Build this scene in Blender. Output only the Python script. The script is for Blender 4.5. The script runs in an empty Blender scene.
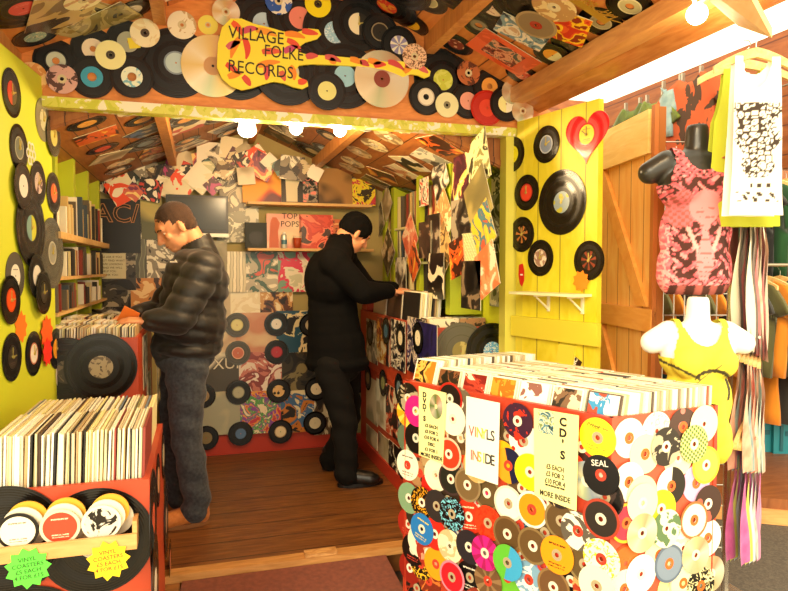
import bpy, bmesh, math, random
from mathutils import Vector, Matrix, Quaternion
random.seed(7)
sc = bpy.context.scene
PI = math.pi
# ---------------------------------------------------------------- camera
FPX, CXP, CYP, HYP, VXP = 650.0, 394.0, 295.5, 268.0, 200.0
pitch = math.atan((CYP-HYP)/FPX); yaw = math.atan((CXP-VXP)/FPX)
CAM = Vector((0, 0, 1.34))
RT = Vector((math.cos(yaw), -math.sin(yaw), 0))
FW = Vector((math.sin(yaw)*math.cos(pitch), math.cos(yaw)*math.cos(pitch), -math.sin(pitch)))
UP = RT.cross(FW)
cd = bpy.data.cameras.new('camera'); cam = bpy.data.objects.new('camera', cd); sc.collection.objects.link(cam)
cd.sensor_width = 36; cd.lens = 36*FPX/788; cd.clip_start = .02
cam.matrix_world = Matrix.Translation(CAM) @ Matrix((RT, UP, -FW)).transposed().to_4x4()
sc.camera = cam
# ---------------------------------------------------------------- sky, sun, exposure
w = bpy.data.worlds.new('sky'); sc.world = w; w.use_nodes = True
bg = w.node_tree.nodes['Background']; bg.inputs[0].default_value = (1.0, .87, .62, 1); bg.inputs[1].default_value = 2.1
sd = bpy.data.lights.new('sun', 'SUN'); sd.energy = 2.4; sd.angle = .6; sd.color = (1, .88, .62)
sun = bpy.data.objects.new('sun', sd); sc.collection.objects.link(sun)
sun.rotation_euler = Vector((.55, .75, -.42)).to_track_quat('-Z', 'Y').to_euler()
sc.view_settings.view_transform = 'Standard'; sc.view_settings.look = 'None'
sc.view_settings.exposure = 0.5; sc.view_settings.gamma = 1; sc.view_settings.use_curve_mapping = False
# ---------------------------------------------------------------- geometry helpers
def ray(x, y): return FW + RT*((x-CXP)/FPX) - UP*((y-CYP)/FPX)
def onplane(x, y, p, n): d = ray(x, y); return CAM + d*((p-CAM).dot(n)/d.dot(n))
def onY(x, y, Y): d = ray(x, y); return CAM + d*(Y/d.y)
def onZ(x, y, z=0): d = ray(x, y); return CAM + d*((z-CAM.z)/d.z)
def at(x, y, dep): return CAM + ray(x, y)*dep
def link(o, parent=None):
    sc.collection.objects.link(o)
    if parent: o.parent = parent
    return o
class MB:
    def __init__(s): s.bm = bmesh.new(); s.mi = 0
    def face(s, vs):
        try: f = s.bm.faces.new(vs)
        except ValueError: return None
        f.material_index = s.mi; return f
    def hexa(s, c):
        v = [s.bm.verts.new(p) for p in c]
        for f in ((0,3,2,1),(4,5,6,7),(0,1,5,4),(1,2,6,5),(2,3,7,6),(3,0,4,7)): s.face([v[i] for i in f])
        return s
    def box(s, x0, x1, y0, y1, z0, z1):
        return s.hexa([(x0,y0,z0),(x1,y0,z0),(x1,y1,z0),(x0,y1,z0),(x0,y0,z1),(x1,y0,z1),(x1,y1,z1),(x0,y1,z1)])
    def bar(s, a, b, wd, ht, up=Vector((0,0,1))):
        a = Vector(a); b = Vector(b); d = (b-a).normalized(); sd_ = d.cross(up).normalized(); u = sd_.cross(d)
        sd_ = sd_*wd/2; u = u*ht/2
        return s.hexa([a-sd_-u, a+sd_-u, b+sd_-u, b-sd_-u, a-sd_+u, a+sd_+u, b+sd_+u, b-sd_+u])
    def ring(s, r0, r1, z0, z1, n=40, c=(0,0)):
        # solid disc with a round hole (r0>0) or without (r0=0), axis Z
        P = lambda r, z: [s.bm.verts.new((c[0]+r*math.cos(2*PI*i/n), c[1]+r*math.sin(2*PI*i/n), z)) for i in range(n)]
        a, b = P(r1, z0), P(r1, z1)
        for i in range(n): s.face([a[i], a[(i+1)%n], b[(i+1)%n], b[i]])
        if r0 <= 0: s.face(a[::-1]); s.face(b)
        else:
            c0, d0 = P(r0, z0), P(r0, z1)
            for i in range(n):
                j = (i+1)%n
                s.face([b[i], b[j], d0[j], d0[i]]); s.face([a[j], a[i], c0[i], c0[j]]); s.face([d0[i], d0[j], c0[j], c0[i]])
        return s
    def prism(s, pts, z0, z1):
        a = [s.bm.verts.new((p[0], p[1], z0)) for p in pts]; b = [s.bm.verts.new((p[0], p[1], z1)) for p in pts]
        n = len(pts); s.face(a[::-1]); s.face(b)
        for i in range(n): s.face([a[i], a[(i+1)%n], b[(i+1)%n], b[i]])
        return s
    def tube(s, pts, r, n=8):
        pts = [Vector(p) for p in pts]; R = r if isinstance(r, (list, tuple)) else [r]*len(pts); prev = None
        for i, p in enumerate(pts):
            d = (pts[min(i+1, len(pts)-1)]-pts[max(i-1, 0)]).normalized()
            e = Vector((0,0,1)) if abs(d.z) < .9 else Vector((1,0,0))
            u = d.cross(e).normalized(); v = d.cross(u)
            rg = [s.bm.verts.new(p+(u*math.cos(2*PI*k/n)+v*math.sin(2*PI*k/n))*R[i]) for k in range(n)]
            if prev:
                for k in range(n): s.face([prev[k], prev[(k+1)%n], rg[(k+1)%n], rg[k]])
            else: s.face(rg[::-1])
            prev = rg
        s.face(prev); return s
    def ball(s, c, r, sx=1, sy=1, sz=1, u=14, v=10, rot=None):
        m = Matrix.Translation(Vector(c)) @ ((rot.to_4x4()) if rot else Matrix.Identity(4)) @ Matrix.Diagonal((r*sx, r*sy, r*sz, 1))
        g = bmesh.ops.create_uvsphere(s.bm, u_segments=u, v_segments=v, radius=1, matrix=m)
        for q in g['verts']:
            for f in q.link_faces: f.material_index = s.mi
        return s
    def lathe(s, prof, n=20, c=(0,0,0)):
        prev = None
        for r, z in prof:
            rg = [s.bm.verts.new((c[0]+r*math.cos(2*PI*k/n), c[1]+r*math.sin(2*PI*k/n), c[2]+z)) for k in range(n)]
            if prev:
                for k in range(n): s.face([prev[k], prev[(k+1)%n], rg[(k+1)%n], rg[k]])
            else: s.face(rg[::-1])
            prev = rg
        s.face(prev); return s
    def mesh(s, name, *mats, smooth=False):
        me = bpy.data.meshes.new(name); bmesh.ops.recalc_face_normals(s.bm, faces=s.bm.faces); s.bm.to_mesh(me); s.bm.free()
        for m in mats: me.materials.append(m)
        if smooth:
            for p in me.polygons: p.use_smooth = True
        return me
    def obj(s, name, *mats, parent=None, smooth=False):
        return link(bpy.data.objects.new(name, s.mesh(name, *mats, smooth=smooth)), parent)
def mo(name, me, parent=None): return link(bpy.data.objects.new(name, me), parent)
def empty(name, M=None):
    o = link(bpy.data.objects.new(name, None)); o.empty_display_size = .05
    if M is not None: o.matrix_world = M
    return o
ORD = 'first second third fourth fifth sixth seventh eighth ninth tenth eleventh twelfth thirteenth fourteenth fifteenth sixteenth seventeenth eighteenth nineteenth twentieth'.split()
ORD += ['twenty-'+q for q in ORD[:9]]+['thirtieth']+['thirty-'+q for q in ORD[:9]]+['fortieth']
def tag(o, label, cat, group=None, kind=None):
    for wd_ in (' the ', ' of ', ' and ', ' a '):
        while len(label.split()) > 15 and wd_ in label[8:]: i_ = label.rindex(wd_); label = label[:i_]+' '+label[i_+len(wd_):]
    o['label'] = label; o['category'] = cat
    if group: o['group'] = group
    if kind: o['kind'] = kind
    return o
def struct(o, label=None):
    o['kind'] = 'structure'
    if label: o['label'] = label
    return o
def frame(P, n, up=Vector((0,0,1)), spin=0):
    n = Vector(n).normalized(); x = Vector(up).cross(n).normalized(); y = n.cross(x)
    return Matrix.Translation(P) @ Matrix((x, y, n)).transposed().to_4x4() @ Matrix.Rotation(spin, 4, 'Z')
# ---------------------------------------------------------------- materials
MC = {}
def newmat(key):
    m = bpy.data.materials.new(key if isinstance(key, str) else 'mat'); m.use_nodes = True
    nt = m.node_tree; b = nt.nodes['Principled BSDF']; return m, nt, b
def hexc(c):
    if isinstance(c, str):
        c = c.lstrip('#'); v = [int(c[i:i+2], 16)/255 for i in (0, 2, 4)]
        return tuple(((q/12.92) if q <= .04045 else ((q+.055)/1.055)**2.4) for q in v)+(1,)
    return tuple(c)+(1,) if len(c) == 3 else c
def N(nt, t, **k):
    n = nt.nodes.new(t)
    for a, v in k.items():
        if a.startswith('i_'):
            kk = a[2:]; kk = int(kk) if kk.isdigit() else kk
            n.inputs[kk].default_value = v
        else: setattr(n, a, v)
    return n
def plain(c, rough=.55, metal=0, spec=.5):
    k = ('plain', c, rough, metal, spec)
    if k in MC: return MC[k]
    m, nt, b = newmat('paint'); b.inputs['Base Color'].default_value = hexc(c); b.inputs['Roughness'].default_value = rough
    b.inputs['Metallic'].default_value = metal; b.inputs['Specular IOR Level'].default_value = spec
    # slight procedural unevenness
    tc = N(nt, 'ShaderNodeTexCoord'); nz = N(nt, 'ShaderNodeTexNoise', i_Scale=60.0); bp = N(nt, 'ShaderNodeBump', i_Strength=.06)
    nt.links.new(tc.outputs['Object'], nz.inputs['Vector']); nt.links.new(nz.outputs['Fac'], bp.inputs['Height']); nt.links.new(bp.outputs[0], b.inputs['Normal'])
    MC[k] = m; return m
def emit(c, st):
    k = ('emit', c, st)
    if k in MC: return MC[k]
    m, nt, b = newmat('lamp_glow'); b.inputs['Base Color'].default_value = hexc(c); b.inputs['Emission Color'].default_value = hexc(c); b.inputs['Emission Strength'].default_value = st
    MC[k] = m; return m
def wood(c1, c2, scale=(1, 1, 1), rough=.5, plank=0, pdir=0, gap='#3a1c08'):
    k = ('wood', c1, c2, scale, rough, plank, pdir)
    if k in MC: return MC[k]
    m, nt, b = newmat('wood'); L = nt.links.new
    tc = N(nt, 'ShaderNodeTexCoord'); mp = N(nt, 'ShaderNodeMapping'); mp.inputs['Scale'].default_value = scale
    nz = N(nt, 'ShaderNodeTexNoise', i_Scale=6.0, i_Detail=6.0, i_Distortion=.8); L(tc.outputs['Object'], mp.inputs[0]); L(mp.outputs[0], nz.inputs['Vector'])
    cr = N(nt, 'ShaderNodeValToRGB'); cr.color_ramp.elements[0].position = .3; cr.color_ramp.elements[1].position = .7
    cr.color_ramp.elements[0].color = hexc(c1); cr.color_ramp.elements[1].color = hexc(c2); L(nz.outputs['Fac'], cr.inputs[0])
    col = cr.outputs[0]
    if plank:
        sp = N(nt, 'ShaderNodeSeparateXYZ'); L(tc.outputs['Object'], sp.inputs[0])
        dv = N(nt, 'ShaderNodeMath', operation='DIVIDE', i_1=plank); L(sp.outputs[pdir], dv.inputs[0])
        fr = N(nt, 'ShaderNodeMath', operation='FRACT'); L(dv.outputs[0], fr.inputs[0])
        lt = N(nt, 'ShaderNodeMath', operation='LESS_THAN', i_1=.05); L(fr.outputs[0], lt.inputs[0])
        mx = N(nt, 'ShaderNodeMix', data_type='RGBA'); mx.inputs[7].default_value = hexc(gap); L(lt.outputs[0], mx.inputs[0]); L(col, mx.inputs[6]); col = mx.outputs[2]
    L(col, b.inputs['Base Color']); b.inputs['Roughness'].default_value = rough
    bp = N(nt, 'ShaderNodeBump', i_Strength=.15, i_Distance=.01); L(nz.outputs['Fac'], bp.inputs['Height']); L(bp.outputs[0], b.inputs['Normal'])
    MC[k] = m; return m
def vinyl(c='#0b0907', rough=.28):
    k = ('vinyl', c, rough)
    if k in MC: return MC[k]
    m, nt, b = newmat('vinyl'); L = nt.links.new
    tc = N(nt, 'ShaderNodeTexCoord'); ln = N(nt, 'ShaderNodeVectorMath', operation='LENGTH'); L(tc.outputs['Object'], ln.inputs[0])
    ml = N(nt, 'ShaderNodeMath', operation='MULTIPLY', i_1=900.0); L(ln.outputs['Value'], ml.inputs[0])
    sn = N(nt, 'ShaderNodeMath', operation='SINE'); L(ml.outputs[0], sn.inputs[0])
    bp = N(nt, 'ShaderNodeBump', i_Strength=.07, i_Distance=.002); L(sn.outputs[0], bp.inputs['Height']); L(bp.outputs[0], b.inputs['Normal'])
    m2 = N(nt, 'ShaderNodeMath', operation='MULTIPLY', i_1=130.0); L(ln.outputs['Value'], m2.inputs[0]); s2 = N(nt, 'ShaderNodeMath', operation='SINE'); L(m2.outputs[0], s2.inputs[0])
    mr = N(nt, 'ShaderNodeMapRange'); mr.inputs[1].default_value = -1; mr.inputs[3].default_value = rough-.08; mr.inputs[4].default_value = rough+.12
    L(s2.outputs[0], mr.inputs[0]); L(mr.outputs[0], b.inputs['Roughness'])
    b.inputs['Base Color'].default_value = hexc(c); b.inputs['Specular IOR Level'].default_value = .45
    MC[k] = m; return m
def art(cols, scale=9, kind='noise', rough=.35, metal=0, size=1.0):
    # printed artwork: flat patches of the given inks, different on every object
    k = ('art', tuple(cols), scale, kind, metal)
    if k in MC: return MC[k]
    m, nt, b = newmat('printed_art'); L = nt.links.new
    tc = N(nt, 'ShaderNodeTexCoord'); oi = N(nt, 'ShaderNodeObjectInfo')
    ml = N(nt, 'ShaderNodeMath', operation='MULTIPLY', i_1=37.0); L(oi.outputs['Random'], ml.inputs[0])
    ad = N(nt, 'ShaderNodeVectorMath', operation='ADD'); L(tc.outputs['Object'], ad.inputs[0]); L(ml.outputs[0], ad.inputs[1])
    if kind == 'noise':
        t = N(nt, 'ShaderNodeTexNoise', i_Scale=float(scale), i_Detail=3.0, i_Distortion=1.2); out = t.outputs['Fac']; lo, hi = .33, .67
    elif kind == 'cells':
        t = N(nt, 'ShaderNodeTexVoronoi', i_Scale=float(scale)); out = t.outputs['Color']; lo, hi = .1, .9
    elif kind == 'smooth':
        t = N(nt, 'ShaderNodeTexNoise', i_Scale=float(scale), i_Detail=1.0, i_Distortion=.4); out = t.outputs['Fac']; lo, hi = .3, .7
    elif kind == 'bands':
        t = N(nt, 'ShaderNodeTexWave', i_Scale=float(scale), i_Distortion=3.0); out = t.outputs['Fac']; lo, hi = 0, 1
    elif kind == 'text':
        t = N(nt, 'ShaderNodeTexMagic', i_Scale=float(scale)*4, i_Distortion=3.0); t.turbulence_depth = 3; out = t.outputs['Fac']; lo, hi = .1, .9
    L(ad.outputs[0], t.inputs['Vector'])
    cr = N(nt, 'ShaderNodeValToRGB'); cr.color_ramp.interpolation = 'LINEAR' if kind in ('smooth',) else 'CONSTANT'
    n = len(cols); els = cr.color_ramp.elements
    while len(els) < n: els.new(.5)
    for i, c in enumerate(cols): els[i].position = lo+(hi-lo)*i/n if i else 0; 
    for i, c in enumerate(cols): els[i].color = hexc(c)
    L(out, cr.inputs[0]); L(cr.outputs[0], b.inputs['Base Color']); b.inputs['Roughness'].default_value = rough; b.inputs['Metallic'].default_value = metal
    MC[k] = m; return m
def discmat(base, acc=None, pat='plain', R=.06, rough=.3):
    k = ('disc', base, acc, pat, R)
    if k in MC: return MC[k]
    if pat == 'plain' or not acc: m = plain(base, rough); MC[k] = m; return m
    m, nt, b = newmat('disc_print'); L = nt.links.new
    tc = N(nt, 'ShaderNodeTexCoord'); oi = N(nt, 'ShaderNodeObjectInfo'); O = tc.outputs['Object']
    sp = N(nt, 'ShaderNodeSeparateXYZ'); L(O, sp.inputs[0])
    ln = N(nt, 'ShaderNodeVectorMath', operation='LENGTH'); L(O, ln.inputs[0])
    ml = N(nt, 'ShaderNodeMath', operation='MULTIPLY', i_1=37.0); L(oi.outputs['Random'], ml.inputs[0])
    ad = N(nt, 'ShaderNodeVectorMath', operation='ADD'); L(O, ad.inputs[0]); L(ml.outputs[0], ad.inputs[1])
    def gt(o, v, op='GREATER_THAN'):
        q = N(nt, 'ShaderNodeMath', operation=op, i_1=v); L(o, q.inputs[0]); return q.outputs[0]
    def mul(a, c): q = N(nt, 'ShaderNodeMath', operation='MULTIPLY'); L(a, q.inputs[0]); L(c, q.inputs[1]); return q.outputs[0]
    def mad(o, s_, a): q = N(nt, 'ShaderNodeMath', operation='MULTIPLY_ADD', i_1=s_, i_2=a); L(o, q.inputs[0]); return q.outputs[0]
    def absg(o, c, h): q = N(nt, 'ShaderNodeMath', operation='ABSOLUTE'); L(mad(o, 1.0, -c), q.inputs[0]); return gt(q.outputs[0], h, 'LESS_THAN')
    if pat == 'rim': f = gt(ln.outputs['Value'], R*.86)
    elif pat == 'split': f = gt(sp.outputs[0], 0.0)
    elif pat == 'photo':
        t = N(nt, 'ShaderNodeTexNoise', i_Scale=.9/R, i_Detail=4.0, i_Distortion=1.5); L(ad.outputs[0], t.inputs[0]); f = gt(t.outputs['Fac'], .52)
    elif pat == 'spots':
        t = N(nt, 'ShaderNodeTexVoronoi', i_Scale=1.3/R); L(ad.outputs[0], t.inputs[0]); f = gt(t.outputs['Distance'], .33, 'LESS_THAN')
    elif pat == 'checker':
        t = N(nt, 'ShaderNodeTexChecker', i_Scale=7.0/R); L(O, t.inputs[0]); f = t.outputs['Fac']
    elif pat == 'text':
        # a few lines of small print above and below the hole
        a = absg(sp.outputs[1], R*.55, R*.05); a2 = absg(sp.outputs[1], -R*.5, R*.04); a3 = absg(sp.outputs[1], -R*.66, R*.03)
        mx = N(nt, 'ShaderNodeMath', operation='MAXIMUM'); L(a, mx.inputs[0]); L(a2, mx.inputs[1]); m3 = N(nt, 'ShaderNodeMath', operation='MAXIMUM'); L(mx.outputs[0], m3.inputs[0]); L(a3, m3.inputs[1])
        t = N(nt, 'ShaderNodeTexNoise', i_Scale=14/R); L(O, t.inputs[0])
        f = mul(mul(m3.outputs[0], gt(t.outputs['Fac'], .45)), absg(sp.outputs[0], 0.0, R*.5))
    elif pat == 'splat':
        t = N(nt, 'ShaderNodeTexNoise', i_Scale=2.4/R, i_Detail=2.0, i_Distortion=2.5); L(ad.outputs[0], t.inputs[0]); f = gt(t.outputs['Fac'], .55)
    elif pat == 'sectors':
        g = N(nt, 'ShaderNodeTexGradient', gradient_type='RADIAL'); L(O, g.inputs[0]); q = N(nt, 'ShaderNodeMath', operation='MULTIPLY', i_1=7.0); L(g.outputs['Fac'], q.inputs[0])
        fr = N(nt, 'ShaderNodeMath', operation='FRACT'); L(q.outputs[0], fr.inputs[0]); f = gt(fr.outputs[0], .6)
    mx = N(nt, 'ShaderNodeMix', data_type='RGBA'); mx.inputs[6].default_value = hexc(base); mx.inputs[7].default_value = hexc(acc); L(f, mx.inputs[0])
    L(mx.outputs[2], b.inputs['Base Color']); b.inputs['Roughness'].default_value = rough
    MC[k] = m; return m
def foil(c='#d8c89a', rough=.22):
    k = ('foil', c, rough)
    if k in MC: return MC[k]
    m, nt, b = newmat('disc_foil_sheen'); L = nt.links.new  # rainbow glints of the disc painted in as radial colour bands
    tc = N(nt, 'ShaderNodeTexCoord'); g = N(nt, 'ShaderNodeTexGradient', gradient_type='RADIAL'); L(tc.outputs['Object'], g.inputs[0])
    cr = N(nt, 'ShaderNodeValToRGB'); e = cr.color_ramp.elements; e[0].color = hexc(c); e[1].color = hexc(c)
    for p, q in ((.12, '#f6f0d0'), (.22, '#c8d8b0'), (.32, c), (.55, '#f8f4e0'), (.66, '#e0b088'), (.78, c), (.9, '#f4ecc8')):
        x = e.new(p); x.color = hexc(q)
    L(g.outputs['Fac'], cr.inputs[0]); L(cr.outputs[0], b.inputs['Base Color']); b.inputs['Metallic'].default_value = .55; b.inputs['Roughness'].default_value = rough
    MC[k] = m; return m
def cloth(c, c2=None, scale=40, rough=.9, bump=.25):
    k = ('cloth', c, c2, scale)
    if k in MC: return MC[k]
    m, nt, b = newmat('cloth'); L = nt.links.new
    tc = N(nt, 'ShaderNodeTexCoord'); nz = N(nt, 'ShaderNodeTexNoise', i_Scale=float(scale), i_Detail=5.0); L(tc.outputs['Object'], nz.inputs['Vector'])
    if c2:
        cr = N(nt, 'ShaderNodeValToRGB'); cr.color_ramp.elements[0].position = .35; cr.color_ramp.elements[1].position = .65
        cr.color_ramp.elements[0].color = hexc(c); cr.color_ramp.elements[1].color = hexc(c2); L(nz.outputs['Fac'], cr.inputs[0]); L(cr.outputs[0], b.inputs['Base Color'])
    else: b.inputs['Base Color'].default_value = hexc(c)
    b.inputs['Roughness'].default_value = rough; b.inputs['Sheen Weight'].default_value = .15
    bp = N(nt, 'ShaderNodeBump', i_Strength=bump, i_Distance=.003); L(nz.outputs['Fac'], bp.inputs['Height']); L(bp.outputs[0], b.inputs['Normal'])
    MC[k] = m; return m
def attrmat(base, rough=.85):
    k = ('attr', base)
    if k in MC: return MC[k]
    m, nt, b = newmat('printed_cloth'); a = N(nt, 'ShaderNodeVertexColor'); a.layer_name = 'ink'; nt.links.new(a.outputs[0], b.inputs['Base Color']); b.inputs['Roughness'].default_value = rough
    MC[k] = m; return m
RED = plain('#b8341c', .45); LIME = plain('#c2ca28', .5); YEL = plain('#e6d233', .5); BLACKP = plain('#0c0a08', .4)
ORW = wood('#c86a22', '#e08a38', (1, 1, 6)); 
# ---------------------------------------------------------------- lettering
def text(s, size, mat, parent=None, M=None, name='lettering', align='CENTER', ext=.0006, sx=1.0, off=0.0):
    cu = bpy.data.curves.new('t', 'FONT'); cu.body = s; cu.size = size; cu.align_x = align; cu.align_y = 'CENTER'; cu.extrude = ext; cu.resolution_u = 3; cu.offset = off
    t = bpy.data.objects.new('t', cu); me = t.to_mesh().copy(); t.to_mesh_clear(); bpy.data.objects.remove(t)
    me.transform(Matrix.Diagonal((sx, 1, 1, 1))); me.materials.clear(); me.materials.append(mat); me.name = name
    o = mo(name, me, parent)
    if M is not None: o.matrix_local = M
    return o
def T(x=0, y=0, z=0, rz=0): return Matrix.Translation((x, y, z)) @ Matrix.Rotation(rz, 4, 'Z')
# ---------------------------------------------------------------- surfaces things are stuck on: overlapping pieces stack outwards
class Surf:
    def __init__(s, p, n, up=(0,0,1), base=.001):
        s.p = Vector(p); s.n = Vector(n).normalized(); s.up = Vector(up); s.items = []; s.base = base
    def P(s, x, y): return onplane(x, y, s.p, s.n)
    def put(s, o, x=None, y=None, r=.06, th=.0025, spin=0, W=None):
        P = Vector(W) if W is not None else s.P(x, y)
        h = s.base
        for q, rr, top in s.items:
            if (q-P).length < (rr+r)*.86: h = max(h, top)
        h += .00028*(len(s.items)%7)
        if W is None: P = onplane(x, y, s.p+s.n*h, s.n)-s.n*h
        s.items.append((P, r, h+th+.0004))
        o.matrix_world = frame(P+s.n*h, s.n, s.up, spin); return o
MESH = {}
def cached(key, fn):
    if key not in MESH: MESH[key] = fn()
    return MESH[key]
def record(kind='seven', lab='#e8e0c0', acc=None, pat='plain', hole=None, body=None, label='', group=None, hands=None, lr=None):
    R = {'seven': .0875, 'lp': .15, 'ten': .125}[kind]
    lr = lr or {'seven': .043, 'lp': .05, 'ten': .05}[kind]; hr = hole if hole is not None else {'seven': .0036, 'lp': .0036, 'ten': .0036}[kind]
    bm_ = body or vinyl()
    o = mo('vinyl_record', cached(('rec', kind, hr, id(bm_)), lambda: MB().ring(hr, R, 0, .002, 48).mesh('vinyl_record', bm_)))
    mt = discmat(lab, acc, pat, lr) if not isinstance(lab, bpy.types.Material) else lab
    l = mo('paper_label', cached(('lab', kind, lr, hr, id(mt)), lambda: MB().ring(hr+.0002, lr, .002, .0026, 32).mesh('paper_label', mt)), o)
    if hands is not None:
        h = mo('clock_hands', cached(('hands', hands), lambda: MB().box(-.003, .003, -.008, .034, .004, .005).bar((0,0,.006), (.03*math.cos(hands), .03*math.sin(hands), .006), .005, .001).ring(0, .006, .002, .008, 12).mesh('clock_hands', plain('#d8c46a', .3, .6))), o)
    tag(o, label, 'record clock' if hands is not None else 'record', group); return o
def cdisc(base='#f0ead0', acc=None, pat='plain', label='', foilc=None, group=None, R=.06, hub=True, hubc='#d8d0b8', hr=.0075):
    mt = foil(foilc) if foilc else discmat(base, acc, pat, R)
    o = mo('compact_disc', cached(('cd', R, id(mt), hr), lambda: MB().ring(hr, R, 0, .0013, 40).mesh('compact_disc', mt)))
    if hub: mo('hub_ring', cached(('hub', hubc, R, hr), lambda: MB().ring(hr+.0002, R*.3, .0013, .0017, 24).mesh('hub_ring', plain(hubc, .25))), o)
    tag(o, label, 'disc', group); return o
def sleeve(mat, label='', s=.31, s2=None, th=.003, cat='record sleeve', group=None, name='picture_cover', edge='#d8cfa8'):
    s2 = s2 or s
    def f():
        b = MB(); b.box(-s/2, s/2, -s2/2, s2/2, 0, th); b.mi = 1
        for q in b.bm.faces: q.material_index = 0 if q.normal.z > 0 else 1
        b.bm.faces.ensure_lookup_table()
        b.bm.normal_update()
        for q in b.bm.faces: q.material_index = 0 if q.normal.z > .5 else 1
        return b.mesh(name, mat, plain(edge, .7))
    o = mo(name, cached(('slv', s, s2, th, id(mat)), f)); tag(o, label, cat, group); return o
COVERS = [art(['#1a140e', '#5a4630', '#c8b890', '#efe6c8'], 7), art(['#101010', '#8a1c14', '#d8a038', '#f0e0b0'], 8),
 art(['#e8dcb8', '#c88a60', '#5a2c20'], 6), art(['#22302c', '#4a7068', '#c8c8a0', '#e8e0c0'], 7), art(['#f0e8d0', '#a0a090', '#302a24'], 9),
 art(['#2a1430', '#7a2c50', '#d06a50', '#f0d080'], 8), art(['#0e0c0a', '#2c241c', '#8a7458'], 6), art(['#d8c8a0', '#8a9a70', '#c05a30'], 7, 'cells'),
 art(['#1c2438', '#506a90', '#d8d0b8'], 8), art(['#e8b040', '#d05a20', '#3a1c10'], 7), art(['#efe8d0', '#d8b0a0', '#a04a40'], 7, 'smooth'),
 art(['#efe8d0', '#1a1612', '#c02c1c', '#e8d8a8'], 12, 'cells'), art(['#3c3428', '#9a8a68', '#d8ccaa'], 6, 'smooth')]
BWC = [art(['#141210', '#56504a', '#b8b09c', '#e8e2cc'], 9), art(['#e8e2cc', '#8a8270', '#1a1612'], 8), art(['#0e0c0a', '#3a342c', '#9a907a'], 7)]
# ================================================================ THE SETTING
Y0 = 3.0; YB = 4.8; XL = -.6; XR = 1.53; RX, RZ, SL = .45, 2.72, .45   # hut front, back, sides; canopy ridge
IX, IZ, ISL = .36, 2.33, .42                                             # inner roof ridge
ASPH = plain('#4a4038', .9)
struct(MB().box(-4, 6.5, -3, .9, -.2, -.148).obj('pavement', wood('#b8a88c', '#c8b898', (1, 1, 1), .8, .4, 0, '#8a7c64')))  # unseen paving behind the camera, made pale to bounce light up under the canopy
struct(MB().box(-3, 6.5, .9, 8, -.2, -.15).obj('ground', art(['#4a423a', '#544b40', '#5e5448'], 60, 'noise', .9)))
XI = -.72
FLW = wood('#5c3414', '#8a5828', (.9, 7, 1), .4, .19, 1, '#3c200c')
struct(MB().box(-.8, XR+.1, Y0-.02, YB+.05, -.14, 0).obj('floor', FLW))
struct(MB().bar((-.62, 2.96, -.012), (1.6, 2.96, -.012), .07, .035).obj('trim_1', wood('#b07a3c', '#d09a58', (1, 8, 8))))
MB().box(-.06, .06, -.035, .035, 0, .02)
b = MB().box(.45, .6, 2.93, 2.985, .006, .02).obj('door_catch', wood('#b07a3c', '#d8a868', (4, 8, 8))); tag(b, 'small wooden door catch block on the threshold strip of the hut', 'block')
mat_ = MB().hexa([(-.09, 2.92, -.148), (.83, 2.92, -.148), (.83, 2.47, -.148), (-.14, 2.47, -.148), (-.09, 2.92, -.022), (.83, 2.92, -.022), (.83, 2.47, -.072), (-.14, 2.47, -.072)]).obj('entrance_mat', cloth('#6a3018', '#7c3c20', 50))
tag(mat_, 'brown-red sloping entrance mat below the wooden threshold', 'mat')
mat_.matrix_world = Matrix.Identity(4)
struct(MB().box(-.35, -.1, 2.6, 2.93, -.15, -.03).obj('trim_2', wood('#7a4a20', '#9a6430', (1, 6, 6))))
# inner walls
WB = wood('#8a7448', '#a08a58', (1, 1, 5))
struct(MB().box(XI-.06, XR+.1, YB, YB+.04, 0, 2.45).obj('wall_back', plain('#a89860', .8)))
struct(MB().box(XI-.06, XI, 3.02, YB, 0, 2.1).obj('wall_left', LIME))
struct(MB().box(XR, XR+.05, Y0+.02, YB, 0, 2.15).obj('wall_right', LIME))
struct(MB().box(XI, 1.13, YB-.03, YB-.001, 0, .14).obj('baseboard_back', RED))
# fascia: gable board, lime strip below
fz = lambda x: RZ-SL*abs(x-RX)
b = MB(); v = [(-.75, Y0, 2.04), (1.75, Y0, 2.04), (1.75, Y0, fz(1.75)), (RX, Y0, RZ), (-.75, Y0, fz(-.75))]
A_ = [b.bm.verts.new(p) for p in v]; B_ = [b.bm.verts.new((p[0], p[1]+.05, p[2])) for p in v]
b.face(A_); b.face(B_[::-1])
for i in range(5): b.face([A_[i], B_[i], B_[(i+1)%5], A_[(i+1)%5]])
struct(b.obj('wall_front', wood('#d07a34', '#e8954a', (2, 1, 8), .45)))
struct(MB().box(-.64, XR, Y0-.02, Y0+.05, 2.0, 2.042).obj('trim_3', art(['#c8c838', '#d8d458', '#f0ead0'], 14, 'noise')))
struct(MB().box(XR-.05, XR+.02, Y0-.01, Y0+.06, 0, 2.04).obj('trim_4', plain('#d8cf50', .5)))
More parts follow.
